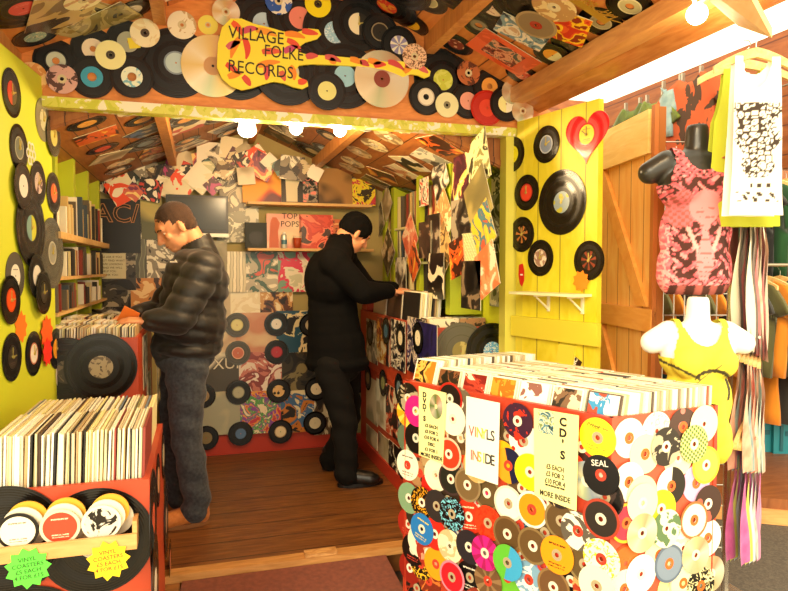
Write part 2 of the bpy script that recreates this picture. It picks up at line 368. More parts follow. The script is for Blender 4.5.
# inner roof (planked) and rafters
RW = wood('#7a4018', '#a05c26', (1, 6, 1), .5, .09, 1, '#3a1a08')
def slope(x0, x1, rx, rz, sl, y0, y1, th, m, name):
    z = lambda x: rz-sl*abs(x-rx)
    return struct(MB().hexa([(x0, y0, z(x0)), (x1, y0, z(x1)), (x1, y1, z(x1)), (x0, y1, z(x0)), (x0, y0, z(x0)+th), (x1, y0, z(x1)+th), (x1, y1, z(x1)+th), (x0, y1, z(x0)+th)]).obj(name, m))
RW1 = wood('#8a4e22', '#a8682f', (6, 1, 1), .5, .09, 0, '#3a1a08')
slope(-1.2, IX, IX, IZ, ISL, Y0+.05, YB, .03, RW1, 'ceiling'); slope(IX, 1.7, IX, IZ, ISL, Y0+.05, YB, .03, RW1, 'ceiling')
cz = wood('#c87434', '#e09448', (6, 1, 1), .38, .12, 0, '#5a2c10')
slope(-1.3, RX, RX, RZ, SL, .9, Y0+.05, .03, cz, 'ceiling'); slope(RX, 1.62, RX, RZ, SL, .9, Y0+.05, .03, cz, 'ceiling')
raf = wood('#b87438', '#d49450', (6, 6, 1), .45)
def rafter(n, x0, x1, y, rx, rz, sl, h=.07, w_=.045):
    z = lambda x: rz-sl*abs(x-rx)-h/2+.0
    struct(MB().bar((x0, y, z(x0)), (x1, y, z(x1)), w_, h).obj('trim_%d' % n, raf))
PUR = 4
def purlin(x, y, rx, rz, sl, y0, y1, w_=.05, h=.07):
    global PUR
    sg = 1 if x > VXP+40 else -1
    X = onplane(x, y, Vector((rx, 0, rz)), Vector((sl*sg, 0, 1))).x; PUR += 1; z = rz-sl*abs(X-rx)-h/2
    struct(MB().box(X-w_/2, X+w_/2, y0, y1, z-h/2, z+h/2+sl*w_/2).obj('trim_%d' % PUR, raf))
for q in ((164, 120), (340, 137)): purlin(*q, IX, IZ, ISL, Y0+.05, YB)
for q in ((163, 30), (20, 62), (424, 44)): purlin(*q, RX, RZ, SL, .9, Y0)
struct(MB().bar((IX, Y0+.05, IZ-.06), (IX, YB, IZ-.06), .04, .09).obj('trim_18', raf))
zl = lambda x: IZ-ISL*abs(x-IX)
for xa_, xb_, nm_ in ((-1.2, -.4, 'trim_19'), (1.12, 1.7, 'trim_20')):
    struct(MB().hexa([(xa_, 3.058, zl(xa_)-.01), (xb_, 3.058, zl(xb_)-.01), (xb_, 3.075, zl(xb_)-.01), (xa_, 3.075, zl(xa_)-.01), (xa_, 3.058, 2.06), (xb_, 3.058, 2.06), (xb_, 3.075, 2.06), (xa_, 3.075, 2.06)]).obj(nm_, RW1))
# right eave: purlin beam and varnished soffit
struct(MB().box(1.49, 1.57, .9, Y0+.3, 2.165, 2.235).obj('trim_13', wood('#b87c44', '#d49c5c', (6, 1, 6), .35)))
struct(MB().hexa([(1.571, .9, 2.17), (1.67, .9, 2.13), (1.67, Y0+.1, 2.13), (1.571, Y0+.1, 2.17), (1.571, .9, 2.2), (1.67, .9, 2.19), (1.67, Y0+.1, 2.19), (1.571, Y0+.1, 2.2)]).obj('trim_14', wood('#a86834', '#c8884c', (6, 1, 6), .18)))
struct(MB().box(-1.3, -1.2, .9, Y0+.3, 1.85, 2.0).obj('trim_15', raf))
# door_1: left lime panel folded open along the side
d1 = MB().box(XL-.05, XL, 1.9, 3.1, -.1, 2.12).obj('door_1', plain('#d0d830', .5)); struct(d1)
H1 = Vector((XL, 3.1, 0)); A1 = math.radians(6); d1.matrix_world = Matrix.Translation(H1) @ Matrix.Rotation(-A1, 4, 'Z') @ Matrix.Translation(-H1)
# door_2: right yellow panel with ledge bars
H2 = Vector((1.53, 2.97, 0)); E2 = Vector((1.655, 2.46, 0)); dd = (E2-H2).normalized(); n2 = Vector((0,0,1)).cross(dd).normalized()
if n2.x > 0: n2 = -n2
M2 = Matrix.Translation(H2) @ Matrix((dd, Vector((0,0,1)), dd.cross(Vector((0,0,1))))).transposed().to_4x4()
def d2box(b_, x0, x1, y0, y1, z0, z1): return b_.box(x0, x1, y0, y1, z0, z1)
zs = dd.cross(Vector((0,0,1))).dot(n2)   # +1 when local z faces the shop side
wd = (E2-H2).length
YD = wood('#dcc81e', '#ead93a', (3, 1, 3), .45, .15, 0, '#a8982a')
b = MB()
z0_, z1_ = (-.03, 0) if zs > 0 else (0, .03)
b.box(0, wd, .02, 2.07, z0_, z1_); d2 = b.obj('door_2', YD); d2.matrix_world = M2; struct(d2)
o_ = lambda a, c: (a, c) if zs > 0 else (-c, -a)
b = MB(); b.box(-.01, wd+.03, 1.0, 1.1, *o_(.001, .025)); q = b.obj('ledge', plain('#e2d03a', .45), parent=d2)
b = MB(); b.box(0, .05, .02, 2.07, *o_(.0, .0008)); q = b.obj('edge_batten', plain('#d8c838', .45), parent=d2)
b = MB(); za, zb = o_(.001, .018); b.hexa([(.1, .02, za), (.2, .02, za), (.42, .99, za), (.32, .99, za), (.1, .02, zb), (.2, .02, zb), (.42, .99, zb), (.32, .99, zb)]); b.obj('brace', plain('#e6d440', .45), parent=d2)
# door_3: natural pine door of the neighbouring hut, folded open
H3 = Vector((2.05, 3.0, 0)); E3 = Vector((1.92, 2.36, 0)); d3d = (E3-H3).normalized()
M3 = Matrix.Translation(H3) @ Matrix((d3d, Vector((0,0,1)), d3d.cross(Vector((0,0,1))))).transposed().to_4x4()
PINE = wood('#e8a048', '#f0bc68', (4, .7, 1), .45, .13, 0, '#a05c20'); PL = wood('#e8b860', '#f4cc7c', (1, 6, 1), .45); w3 = (E3-H3).length
d3 = MB().box(0, w3, .02, 2.03, 0, .03).obj('door_3', PINE); d3.matrix_world = M3; struct(d3)
# which local z faces the camera
fz3 = (M3.to_3x3() @ Vector((0,0,1))).dot(CAM-H3) > 0
o3 = (lambda a, c: (.03+a, .03+c)) if fz3 else (lambda a, c: (-c, -a))
MB().box(0, w3-.05, 1.84, 2.03, *o3(.001, .025)).obj('top_ledge', PL, parent=d3)
MB().box(0, w3, 1.06, 1.16, *o3(.001, .025)).obj('middle_ledge', wood('#dc9038', '#eaa850', (1, 6, 1), .45), parent=d3)
za, zb = o3(.001, .02)
MB().hexa([(.02, 1.84, za), (.12, 1.84, za), (.6, 1.17, za), (.5, 1.17, za), (.02, 1.84, zb), (.12, 1.84, zb), (.6, 1.17, zb), (.5, 1.17, zb)]).obj('brace', wood('#dc9038', '#eaa850', (3, 3, 1), .45), parent=d3)
MB().hexa([(.02, 1.05, za), (.12, 1.05, za), (.6, .3, za), (.5, .3, za), (.02, 1.05, zb), (.12, 1.05, zb), (.6, .3, zb), (.5, .3, zb)]).obj('brace', wood('#dc9038', '#eaa850', (3, 3, 1), .45), parent=d3)
MB().box(w3-.03, w3, .02, 2.04, *o3(.001, .02)).obj('edge_batten', plain('#b86a2c', .5), parent=d3)
MB().tube([(w3-.015, 1.72, o3(.02, .03)[1]), (w3-.015, 1.8, o3(.02, .03)[1])], .008).obj('hinge', plain('#c8c0b0', .3, .8), parent=d3)
# neighbouring hut: fascia boards, floor, back wall
NW = wood('#7c4018', '#9c5a28', (1, 1, 6), .5, .12, 2, '#5a2810')
struct(MB().box(2.3, 2.34, 1.4, 4.3, 1.75, 2.31).obj('wall_side', NW))
struct(MB().box(1.7, 5.2, 4.35, 4.4, 0, 2.6).obj('wall_rear', NW))
b = MB(); b.prism([(1.75, 3.9), (2.9, 3.12), (3.9, 2.47), (5.2, 2.47), (5.2, 4.35), (1.75, 4.35)], -.06, 0)
struct(b.obj('floor', wood('#7a4420', '#9a5c30', (1, 5, 1), .4)))
struct(MB().bar((1.9, 3.79, -.105), (3.9, 2.49, -.105), .05, .09).obj('trim_16', wood('#c88a4c', '#e0a868', (1, 1, 5))))
# pale eave planks of the hut nearer the camera, top right
b = MB(); P0 = at(682, -60, 1.9); P1 = at(738, 24, 1.9)
b = MB(); q = [at(640, -60, 1.55), at(720, -60, 1.25), at(772, 38, 1.25), at(738, 26, 1.55)]
nn = (q[1]-q[0]).cross(q[3]-q[0]).normalized()
b.hexa([p for p in q]+[p+Vector((0, 0, .02)) for p in q]); struct(b.obj('trim_17', wood('#e0b070', '#ecc488', (6, 1, 6), .5)))
# ---------------------------------------------------------------- surfaces
FAS = Surf((0, Y0, 0), (0, -1, 0)); LP1 = Surf(H1, (math.cos(A1), -math.sin(A1), 0)); DR2 = Surf(H2, n2)
CR = Surf((RX, 0, RZ), (-SL, 0, -1), (0, 1, 0)); CL = Surf((RX, 0, RZ), (SL, 0, -1), (0, 1, 0))
IR = Surf((IX, 0, IZ), (-ISL, 0, -1), (0, 1, 0)); IL = Surf((IX, 0, IZ), (ISL, 0, -1), (0, 1, 0))
BK = Surf((0, YB, 0), (0, -1, 0))
CA, CB_, CC, CD_ = Vector((.76, 2.423, 0)), Vector((1.154, 1.629, 0)), Vector((1.591, 1.688, 0)), Vector((1.3, 2.5, 0))
def hz(a, b_): 
    d = (b_-a).normalized(); n = Vector((d.y, -d.x, 0)); return n
nF = hz(CA, CB_); nF = nF if nF.dot(CAM-CA) > 0 else -nF
nS = hz(CB_, CC); nS = nS if nS.dot(CAM-CB_) > 0 else -nS
CF = Surf(CA, nF); CS = Surf(CB_, nS)
# ================================================================ SHOP COUNTER WITH DISCS
CTOP = .9
def counter():
    t = empty('display_counter', Matrix.Translation(CA)); W = Matrix.Translation(-CA)
    def panel(a, c, z0, z1, name, m, th=.02):
        d = (c-a).normalized(); n = Vector((-d.y, d.x, 0))
        if n.dot((CA+CB_+CC+CD_)/4-a) < 0: n = -n
        n = n*th
        o = MB().hexa([a+Vector((0,0,z0)), c+Vector((0,0,z0)), c+n+Vector((0,0,z0)), a+n+Vector((0,0,z0)), a+Vector((0,0,z1)), c+Vector((0,0,z1)), c+n+Vector((0,0,z1)), a+n+Vector((0,0,z1))]).obj(name, m, parent=t)
        o.matrix_local = W; return o
    rs = plain('#b53a20', .42)
    panel(CA, CB_, -.15, CTOP, 'front_panel', rs); panel(CB_, CC, -.15, CTOP, 'side_panel', plain('#c8553a', .42))  # near end in lighter red: brightness of the lit face put into its colour
    panel(CC, CD_, -.15, CTOP, 'side_panel', rs); panel(CD_, CA, -.15, CTOP, 'back_panel', rs)
    q = MB(); ins = [p.copy() for p in (CA, CB_, CC, CD_)]; ce = sum(ins, Vector())/4; q.prism([(p+(ce-p)*.03) for p in ins], .84, .85)
    q.obj('tray', plain('#7a2414', .5), parent=t).matrix_local = W
    tag(t, 'red shop counter covered with glued compact discs and topped with disc cases', 'counter')
counter()
# signs taped to the front
PAPER = plain('#f2e89a', .7)
SIGNS = []
def quad_sign(name, surf, pts, th, m, label, cat):
    P = [surf.P(*p) for p in pts]; c = sum(P, Vector())/4; hh_ = max([t for q_, r_, t in surf.items if r_ > .01 and (q_-c).length < .2]+[.002])-.0075; P = [onplane(p[0], p[1], surf.p+surf.n*(hh_+.008), surf.n)-surf.n*(hh_+.008) for p in pts]; c = sum(P, Vector())/4; M = frame(c+surf.n*hh_, surf.n, surf.up); Mi = frame(c, surf.n, surf.up).inverted()
    L_ = [Mi @ p for p in P]; o = MB().prism([(p.x, p.y) for p in L_], 0, th).obj(name, m); o.matrix_world = M
    tag(o, label, cat); SIGNS.append(o)
    wd_ = ((L_[1]-L_[0]).length+(L_[2]-L_[3]).length)/2; ht = ((L_[3]-L_[0]).length+(L_[2]-L_[1]).length)/2
    return o, wd_, ht
INK = plain('#17140f', .6)
# (x, y, base, accent, pattern, description, hub colour)
FRONT = [
(417,588,'#14110e','#8a2a18','photo','black disc low beside the entrance mat'),(410,568,'#8a1f14',None,'','dark red disc near the bottom left corner'),
(429,581,'#7c2c18','#d07030','photo','red-brown patterned disc in the bottom row'),(421,564,'#1c1610','#f0b828','splat','dark disc with yellow splash near bottom left'),
(408,438,'#5c6a50','#a8b090','spots','grey-green patterned disc at far left edge'),(416,438,'#15120f',None,'','black disc half behind the price list for films'),
(407.7,412,'#e8a01c','#f4c850','sectors','orange-yellow disc at the top left corner'),(408,398,'#1a1512','#a89878','photo','dark photo printed disc at the top left corner'),
(416,411,'#e0207c',None,'','bright magenta disc beside the film price list'),(420,473,'#3c2a1e','#a87c50','photo','brown photo disc right of the small white one'),
(433,487,'#c8241a',None,'','red disc tucked under a cream one'),(460,404,'#6a5c48','#a89a78','spots','grey-brown patterned disc between both paper signs'),
(450,398.6,'#1a1210','#b02418','rim','black disc with red ring above the cream one'),(451,437,'#b84a20','#e8a070','photo','rust disc with small pattern between the signs'),
(461,438,'#5a3e22','#7a5a38','photo','brown disc left edge of the vinyl sign'),(460,465.6,'#e8481c',None,'','orange-red disc below the red one'),
(408.7,524,'#9a2418','#c85a40','text','dark red printed disc at the left edge'),(413,550,'#120f0c','#c8402c','text','black disc with red print low at left'),
(419,542,'#ece0c0',None,'','cream disc peeping out below the blue one'),(444,523,'#c8921c','#e0b040','photo','mustard disc behind black and red ones'),
(460,531,'#6a74a8','#98a0c8','rim','lavender blue disc behind the charcoal one'),(477.6,502.5,'#d8248c',None,'','magenta disc below the vinyl sign'),
(479,564,'#ece4cc','#c8b8a0','photo','white disc partly under the pink splash disc'),(447,555,'#dcc890',None,'','tan disc below the cream round one'),
(522,488,'#5a4428','#846a40','rim','brown disc below the yellow one'),(508,436,'#4a3824','#88704c','photo','brown camouflage disc under the purple one'),
(524,441,'#f0ecd8','#d02818','spots','white disc with red dots'),(502,458,'#f0a818',None,'','amber disc at the right edge of the vinyl sign'),
(520,525,'#58b8c8','#1c3c50','photo','cyan disc with dark pattern'),(545,502.5,'#dc7a38',None,'','orange-tan disc below the price list for discs'),
(545,532.6,'#5c4428','#86683c','rim','brown disc between orange and grey vinyl discs'),(522.5,557,'#ee7a18',None,'','plain orange disc left of the brown one'),
(542,566,'#7a80c0','#a4a8d8','photo','lavender disc under the brown and orange ones'),(569.5,549.5,'#c83420',None,'','red disc behind the brown vinyl one'),
(605,497,'#120f0d','#3a2c28','photo','black disc at the corner under the black titled one'),(571,581,'#16120e','#e88a1c','spots','black disc with orange spots in the bottom row'),
(507.5,577.6,'#68b030',None,'','green disc half under the blue square print'),(487,493,'#5c4a2c','#806a44','rim','brown disc with small cream centre under the vinyl sign'),
(417,515,'#30281e','#8a7858','photo','dark speckled disc between green and blue ones'),(433,460,'#4a3a26','#b09060','photo','brown speckled disc above the cream one low of the film list'),
(428,553,'#9c3020','#e09070','photo','dull red disc beside the orange one'),(500,555,'#8a5a38','#c09068','photo','tan brown disc right of the pink splash'),
(448,500,'#3a2a1c','#8a6840','photo','dark brown disc under the red printed one'),(590,590,'#a83820','#e0a060','photo','red-brown disc in the bottom row near the corner'),
(407.7,465,'#f0e8cc','#4a4238','text','small white disc with dark dash at the left edge'),(436,475,'#efe8c4',None,'','cream disc under the film price list'),
(451,479,'#1c241c','#40302c','rim','dark green-black disc right of the cream one'),(467.6,485,'#705a38','#8a7450','rim','brown vinyl look disc with long cream centre'),
(409,498,'#7a9a74',None,'','grey-green disc at the left edge'),(422,502.5,'#14100c','#e8a020','splat','black disc with yellow lightning print'),
(436.7,506,'#2c2a28',None,'','charcoal disc left of the cyan lettered one'),(469,516.6,'#d8341c','#f0d8b0','text','red disc with cream lines of text'),
(452,514,'#100e0c','#78c8d8','splat','black disc with cyan scribbled writing'),(488,523,'#e63c1c','#c02c14','splat','bright red-orange disc'),
(435,534,'#dc2a1c',None,'','scarlet disc right of the blue one'),(422,529,'#2474b8','#e8c83c','text','blue disc with yellow print'),
(450,546,'#eedcb0','#c8b080','photo','cream disc in the middle of the lower left'),(469,547,'#262428',None,'','charcoal disc left of the pink splash'),
(485,553,'#d8247c','#a01c58','sectors','magenta disc with spiky edge print'),(436,564,'#f0981c',None,'','orange disc in the lower left'),
(470,577.6,'#14110f','#e8e0c8','text','black disc with white lines of text'),(452,577,'#c81e28','#e08090','rim','red disc with pink rim in the bottom row'),
(488,581,'#6a4c30','#8c6c48','sectors','brown disc with wavy print in the bottom row'),
(449,454,'#d43c20','#e8b898','rim','red disc with pale rim beside the film price list'),(453,419,'#f2ecd0','#302a24','plain','large cream disc between the two paper signs'),
(517.7,421,'#3a1c30','#c8301c','photo','purple-black disc with red figures'),(508.4,465.6,'#e89420','#161c38','split','disc split orange and navy'),
(530,472,'#f0dc18',None,'','bright yellow disc left of the disc price list'),(508.5,503.5,'#f2ecd4','#d8d0b8','rim','white disc under the vinyl sign corner'),
(532,509.5,'#ee8c18','#f8f0d8','rim','orange disc with white rim'),(507.5,534,'#5a4224','#7a5c38','rim','brown vinyl look disc left of the cyan one'),
(561,521,'#5c4628','#847048','rim','brown vinyl look disc with grey centre'),(578,531,'#efe8d0','#5c5448','photo','white disc with grey cartoon drawing'),
(533,546,'#604828','#806840','rim','brown vinyl look disc with white keyhole centre'),(584.5,564.5,'#5e4a2a','#8a7448','rim','brown vinyl look disc near the corner'),
(557,555,'#f09418','#3a1c08','text','orange disc with black warning style text'),(529,579.5,'#ece8dc','#7aa0b8','photo','white disc with coloured specks'),
(553.5,587,'#6a4a2c','#8a6a40','rim','brown vinyl look disc at the bottom centre'),
(507.5,562.6,'#5cb034','#3c9cc8','split','green disc with blue block print'),(601.4,559,'#f0ecd0','#e8c81c','splat','white disc with yellow flash near the corner'),
(596.7,586,'#f0ecc4',None,'','pale cream disc at the bottom by the corner'),(601,519,'#2c241e','#a83c28','rim','dark grey disc with reddish centre near the corner'),
(582,447,'#d83c1c','#301410','photo','red disc with dark figures right of the disc price list'),(597.7,437.7,'#f0e01c','#a08820','text','bright yellow disc at the top by the corner'),
(587,481,'FOIL',None,'','rainbow silver disc right of the disc price list'),(601,475,'#100e0d',None,'','black disc with a white name in capitals'),
(503,501.6,'#f0ead0',None,'','white disc at the lower right of the vinyl sign')]
used_ = []
for x, y, c, a, p, ds in FRONT:
    if ds.startswith('white disc at the lower right'): continue
    if c == 'FOIL': o = cdisc(foilc='#a8b8c8', label=ds+' on counter front')
    else: o = cdisc(c, a, p or 'plain', ds+' on counter front', hubc=random.choice(['#c8402c', '#d8d0b8', '#a89878', '#e0d8c0']))
    CF.put(o, x, y, .0585, .0017, random.uniform(-.25, .25)); used_.append((o, ds))
    if 'white name' in ds: text('SEAL', .026, plain('#efe8d8', .5), o, T(.0, .034, .0018))
    if 'top by the corner' in ds and 'yellow' in ds: text('Proof', .018, plain('#6a5a10', .5), o, T(-.02, .03, .0018)); 
SIDE = [
(625.5,563.5,'#e86a28','#c84818','rim','orange disc'),(624,589,'#b8ccc8',None,'','pale blue disc'),(711,574,'GOLD',None,'','pale gold disc at the right edge'),
(671.7,589,'#f0e494',None,'','pale yellow disc in the bottom row'),(683,583,'#f0e4b8','#e0b090','rim','cream disc with peach rim'),
(659,555,'#efe4b4',None,'','cream disc behind the slate one'),(683,548,'#f4f0dc','#d8c8b0','photo','white speckled disc'),
(678,458,'#f0e8b8',None,'','cream disc behind the cassette like print'),(683,427,'#4a3028','#d87a6c','spots','brown disc with pink dots at the top'),
(656.6,431,'#f4f0e0','#c0b8a8','splat','white disc with faint drawing at the top'),(629,438,'#f6f2dc',None,'','white disc in the top left corner'),
(704,424,'#f4ecc4',None,'','cream disc in the top right corner'),(645,454,'#f2e8b4',None,'','large cream disc below the top row'),
(666,446.6,'#2a241e','#b8ac90','photo','black disc with grey jumbled print'),(694,444,'#e0dc88','#5c7830','checker','yellow disc with green checks'),
(628.7,482,'#f6f2e0','#c89080','spots','white disc with few dots at the left edge'),(642,495,'#f0e4b0',None,'','cream disc right of the white dotted one'),
(671,486,'#f2ecd8','#1c1814','split','white disc with a black cassette like print'),(696,483,'#dca8cc',None,'','lilac disc below the yellow one'),
(708,503.7,'#3c2420','#b05848','spots','dark disc with pinkish spots'),(706,465,'#f2e84c','#e0d030','rim','bright yellow disc at the right'),
(661,509,'#f0e020',None,'','yellow disc mostly hidden in the middle'),(626,523,'#b43048','#f0b028','rim','maroon disc with yellow rim'),
(642.6,503,'#f0e6b8',None,'','pale cream disc above the gold one'),(642,533,'GOLD',None,'','gold disc with shiny face left of centre'),
(707.6,538,'#f4f0dc',None,'','white disc at the right edge below the clock face'),(695.6,555,'GOLD',None,'','gold shiny disc right of the slate one'),
(666.5,528.5,'#f0ecc8','#5a7850','photo','white disc with green clock like print'),(694,520,'#f0e8cc','#a86838','rim','white disc with brown rim and tick marks'),
(669,563.5,'#7c8ca0','#5c6c80','rim','slate blue disc with little football print'),(641,574,'#f8f4e4',None,'','bright white disc at the bottom left'),
(700.7,585.7,'#14110e','#e8dca0','splat','black disc with thin yellow flash')]
for x, y, c, a, p, ds in SIDE:
    if c == 'GOLD': o = cdisc(foilc='#e4d4a0', label=ds+' on the counter end', hubc='#e8dcc0')
    else: o = cdisc(c, a, p or 'plain', ds+' on the counter end', hubc='#d8682c' if random.random() < .6 else '#e8e0c8')
    CS.put(o, x, y, .0585, .0017, random.uniform(-.25, .25))
# filler discs lower down and in gaps (near the ground), seen between the others
GAP = ['#4a3622', '#8a3020', '#c8a060', '#2a2420', '#b0703c', '#6a5a48']
ex = (CB_-CA).normalized(); k = 0
def gapfree(S, P, r, lim):
    return all((q-P).length > lim for q, rr, tp in S.items if rr > .05)
LOWCOL = ['brown', 'brick red', 'tan', 'near black', 'copper', 'grey-brown']
for row in range(9):
    for i in range(8):
        P = CA+ex*(.06+i*.11)+Vector((0, 0, .05+row*.1))
        if P.z > .85 or not gapfree(CF, P, .06, .075): continue
        q_ = cdisc(GAP[k%6], '#c8b080', 'photo', '%s mottled disc on counter front, %s column from entrance, %s row up' % (LOWCOL[k%6], ORD[i], ORD[row]))
        CF.put(q_, W=P, r=.0585, th=.0017); k += 1
# paper signs
s1, ww, hh = quad_sign('price_sign', CF, [(419, 386), (446.5, 393), (443, 464), (419, 455)], .001, PAPER, 'tall yellow price list for films headed in vertical capitals with a disc picture', 'sign')
s1.matrix_world = Matrix.Translation(nF*.008) @ s1.matrix_world
for i, ch in enumerate("DVD'S"): text(ch, hh*.1, INK, s1, T(-ww*.27, hh*(.40-.085*i), .0014), off=.0012)
MB().ring(.008, .042, .0012, .002, 32).obj('disc_picture', foil('#7a9a50'), parent=s1).matrix_local = T(ww*.18, hh*.27, 0) @ Matrix.Diagonal((.8, 1.1, 1, 1))
for i, l in enumerate(['£5 EACH', '£5 FOR 2', '£10 FOR 4', 'DISC', '£1 FOR 1', 'MORE INSIDE']): text(l, hh*.066 if i < 5 else hh*.075, INK, s1, T(.0, hh*(-.03-.085*i), .0014), off=.0006, sx=.95)
s2, ww, hh = quad_sign('paper_sign', CF, [(466.5, 396), (500, 403), (498, 485), (465.5, 474)], .001, plain('#f6f0dc', .7), 'large white paper sign saying vinyls inside in coloured capitals', 'sign')
s2.matrix_world = Matrix.Translation(nF*.008) @ s2.matrix_world
CO = ['#d8645a', '#e07a4a', '#e8c838', '#f0e060', '#302a24', '#5a4640']
for r_, word in enumerate(['VINYLS', 'INSIDE']):
    for i, ch in enumerate(word): text(ch, .05, plain(['#c86060', '#e07a50', '#e8b040', '#ecdc50', '#3a342e', '#3a342e', ][i], .6), s2, T(ww*(-.32+.128*i), hh*(.07-.3*r_), .0014), off=.0008, sx=.8)
s3, ww, hh = quad_sign('price_sign', CF, [(534, 408), (579, 415.5), (576.5, 511), (534.5, 495)], .001, PAPER, "tall yellow price list for discs with small photo and vertical C D'S", 'sign')
s3.matrix_world = Matrix.Translation(nF*.008) @ s3.matrix_world
for i, ch in enumerate("CD'S"): text(ch, hh*.125, INK, s3, T(ww*.17, hh*(.40-.12*i), .0014), off=.0015)
MB().box(-.028, .028, -.035, .035, .0012, .002).obj('printed_photo', art(['#182420', '#50808c', '#d8d8b0', '#7a8a50'], 40), parent=s3).matrix_local = T(-ww*.22, hh*.36, 0)
for i, (l, z_) in enumerate([('£5 EACH', hh*.075), ('£5 FOR 2', hh*.075), ('£10 FOR 4', hh*.075), ('MIX OR MATCH ANY TITLES', hh*.025), ('MORE INSIDE', hh*.085)]): text(l, z_, INK, s3, T(.0, hh*([-.12, -.2, -.28, -.325, -.43][i]), .0014), sx=.76, off=.0005)
# disc cases standing in the tray
e1 = (CB_-CA).normalized(); cen_ang = math.atan2(e1.y, e1.x)
def lerp(a, b_, t): return a+(b_-a)*t
CNM = ['beige', 'cream', 'khaki', 'white', 'brown', 'dark brown', 'tan', 'red', 'slate']
CASEM = [plain('#d8d0b0', .3), plain('#ece4c8', .3), plain('#b8a888', .3), plain('#f4eedc', .25), plain('#8a7a60', .3), plain('#5a4a3c', .3), plain('#c8b080', .3), plain('#d8583c', .35), plain('#384048', .3)]
def case_mesh(w_, h_, m): return cached(('case', w_, h_, id(m)), lambda: MB().box(-w_/2, w_/2, -.0045, .0045, 0, h_).mesh('disc_case', m))
CK = {}; NC = 7; NR = 42
faces = [('dark photo film case', 16, .14), ('dark brown group photo case', 3, .112), ('red case with figures', 11, .112), ('orange portrait case', 9, .112), ('white case with small figures', 4, .112), ('dark photo case with hat', 0, .112), ('white case with pale portrait', 10, .112)]
FM = [art(['#c87820', '#e8b050', '#2a1a0c'], 14), art(['#2a1a12', '#7a4a2c', '#14100c'], 18), art(['#7a1414', '#b03828', '#e8d0b0'], 16), art(['#e8902c', '#c86818', '#f0c060'], 16), art(['#f4eee0', '#f4eee0', '#8a5a50'], 14), art(['#2a201a', '#7a5a40', '#d8c8a8'], 15), art(['#f2ead8', '#f4eee0', '#3890c0', '#b84830'], 12)]
GLS = plain('#e8e0cc', .2)
for c in range(NC):
    u = (c+.5)/NC; a0 = lerp(CA, CB_, u); a1 = lerp(CD_, CC, u); d = (a1-a0); n_ = d.normalized(); L_ = d.length-.04
    rot = math.atan2(-nF.y, -nF.x)-PI/2
    cnt = int(L_/.0125)
    desc, gi, h_ = faces[c]
    h_ = .135 if c == 0 else .112
    for k in range(cnt):
        P = a0+n_*(.03+k*.0125)+Vector((0, 0, .851))
        lean = -max(.05, .30-.02*k)
        m = random.choices(CASEM, [5, 7, 3, 8, 1, 1, 3, .5, .7])[0]
        o = mo('disc_case', case_mesh(.112, h_, m))
        o.matrix_world = Matrix.Translation(P) @ Matrix.Rotation(rot, 4, 'Z') @ Matrix.Rotation(lean, 4, 'X')
        if k == 0:
            # facing case with its printed inlay
            MB().box(-.05, .05, -.0056, -.0046, .004, h_-.004).obj('printed_inlay', FM[c], parent=o)
            tag(o, desc+' at the front of the %s counter row' % ORD[c], 'disc case', 'front disc cases on the counter')
            if c == 6: text('MUSIC', .016, plain('#f0e8d8', .5), o, Matrix.Translation((-.012, -.006, h_-.02)) @ Matrix.Rotation(PI/2, 4, 'X'))
        else: kc = (CNM[CASEM.index(m)], c); CK[kc] = CK.get(kc, -1)+1; tag(o, '%s %s disc case from the front in the %s counter row from the entrance' % (ORD[CK[kc]], kc[0], ORD[c]), 'disc case', 'disc cases in the %s counter row' % ORD[c])
# ================================================================ RECORDS ON FASCIA, ROOF AND DOORS
def R_(S, x, y, kind, lab, ds, acc=None, pat='plain', hole=None, spin=0, body=None, hands=None, lr=None, group=None, at3=None):
    r = {'seven': .0875, 'lp': .15, 'ten': .125}[kind]; o = record(kind, lab, acc, pat, hole, body, ds, group, hands, lr)
    S.put(o, x, y, r, .0045 if hands is None else .005, spin, W=at3); return o
def C_(S, x, y, ds, base='#f0e8c0', acc=None, pat='plain', foilc=None, R=.06, hubc='#d8c8a0', spin=0):
    o = cdisc(base, acc, pat, ds, foilc, R=R, hubc=hubc); S.put(o, x, y, R, .002, spin); return o
BF = lambda s: s+' on the gable board'
GOLDV = foil('#e4c884', .25)
R_(FAS,176,63,'lp','#b8ccd0',BF('black twelve inch record with pale blue label left of the guitar sign'),'#8090a0','rim')
R_(FAS,238,66,'lp','#e8e0c8',BF('black twelve inch record mostly hidden behind the big gold disc'))
R_(FAS,264,24,'lp','#b8d0e0',BF('black twelve inch record with light blue label above the guitar sign'))
R_(FAS,300,18,'lp','#e88878',BF('black twelve inch record with salmon pink label above the guitar sign'))
R_(FAS,335,32.5,'lp','#98c4dc',BF('black twelve inch record with sky blue label right of the guitar body'),'#d8e8f0','splat')
R_(FAS,288,72,'lp','#e0d8b8',BF('black twelve inch record showing below the guitar body'))
R_(FAS,345,76,'lp','#98c8dc',BF('black twelve inch record with light blue label under the guitar neck'))
R_(FAS,443,80,'lp','#c8cc48',BF('black twelve inch record with yellow-green label at the guitar head'),'#d8dc68','photo',lr=.05)
R_(FAS,359,24,'ten','#efe4c0',BF('black record with cream clock like label and dark bar'),'#2a241c','split',hands=.3)
R_(FAS,380,32,'seven','#2a241c',BF('small black record with dark label right of the cream one'),'#8a7c60','rim')
R_(FAS,399,45,'seven','#8c88b0',BF('small black record with lilac label above the guitar neck'),'#e8e0c8','sectors')
R_(FAS,327,91,'seven','#e0dc88',BF('small black record with pale yellow label below the guitar neck'))
R_(FAS,93,49,'seven','#ecd8c0',BF('small black record with cream label under a pale disc'),hole=.012)
R_(FAS,128,42,'seven','#a8a894',BF('small black record with grey label and yellow paper square'))
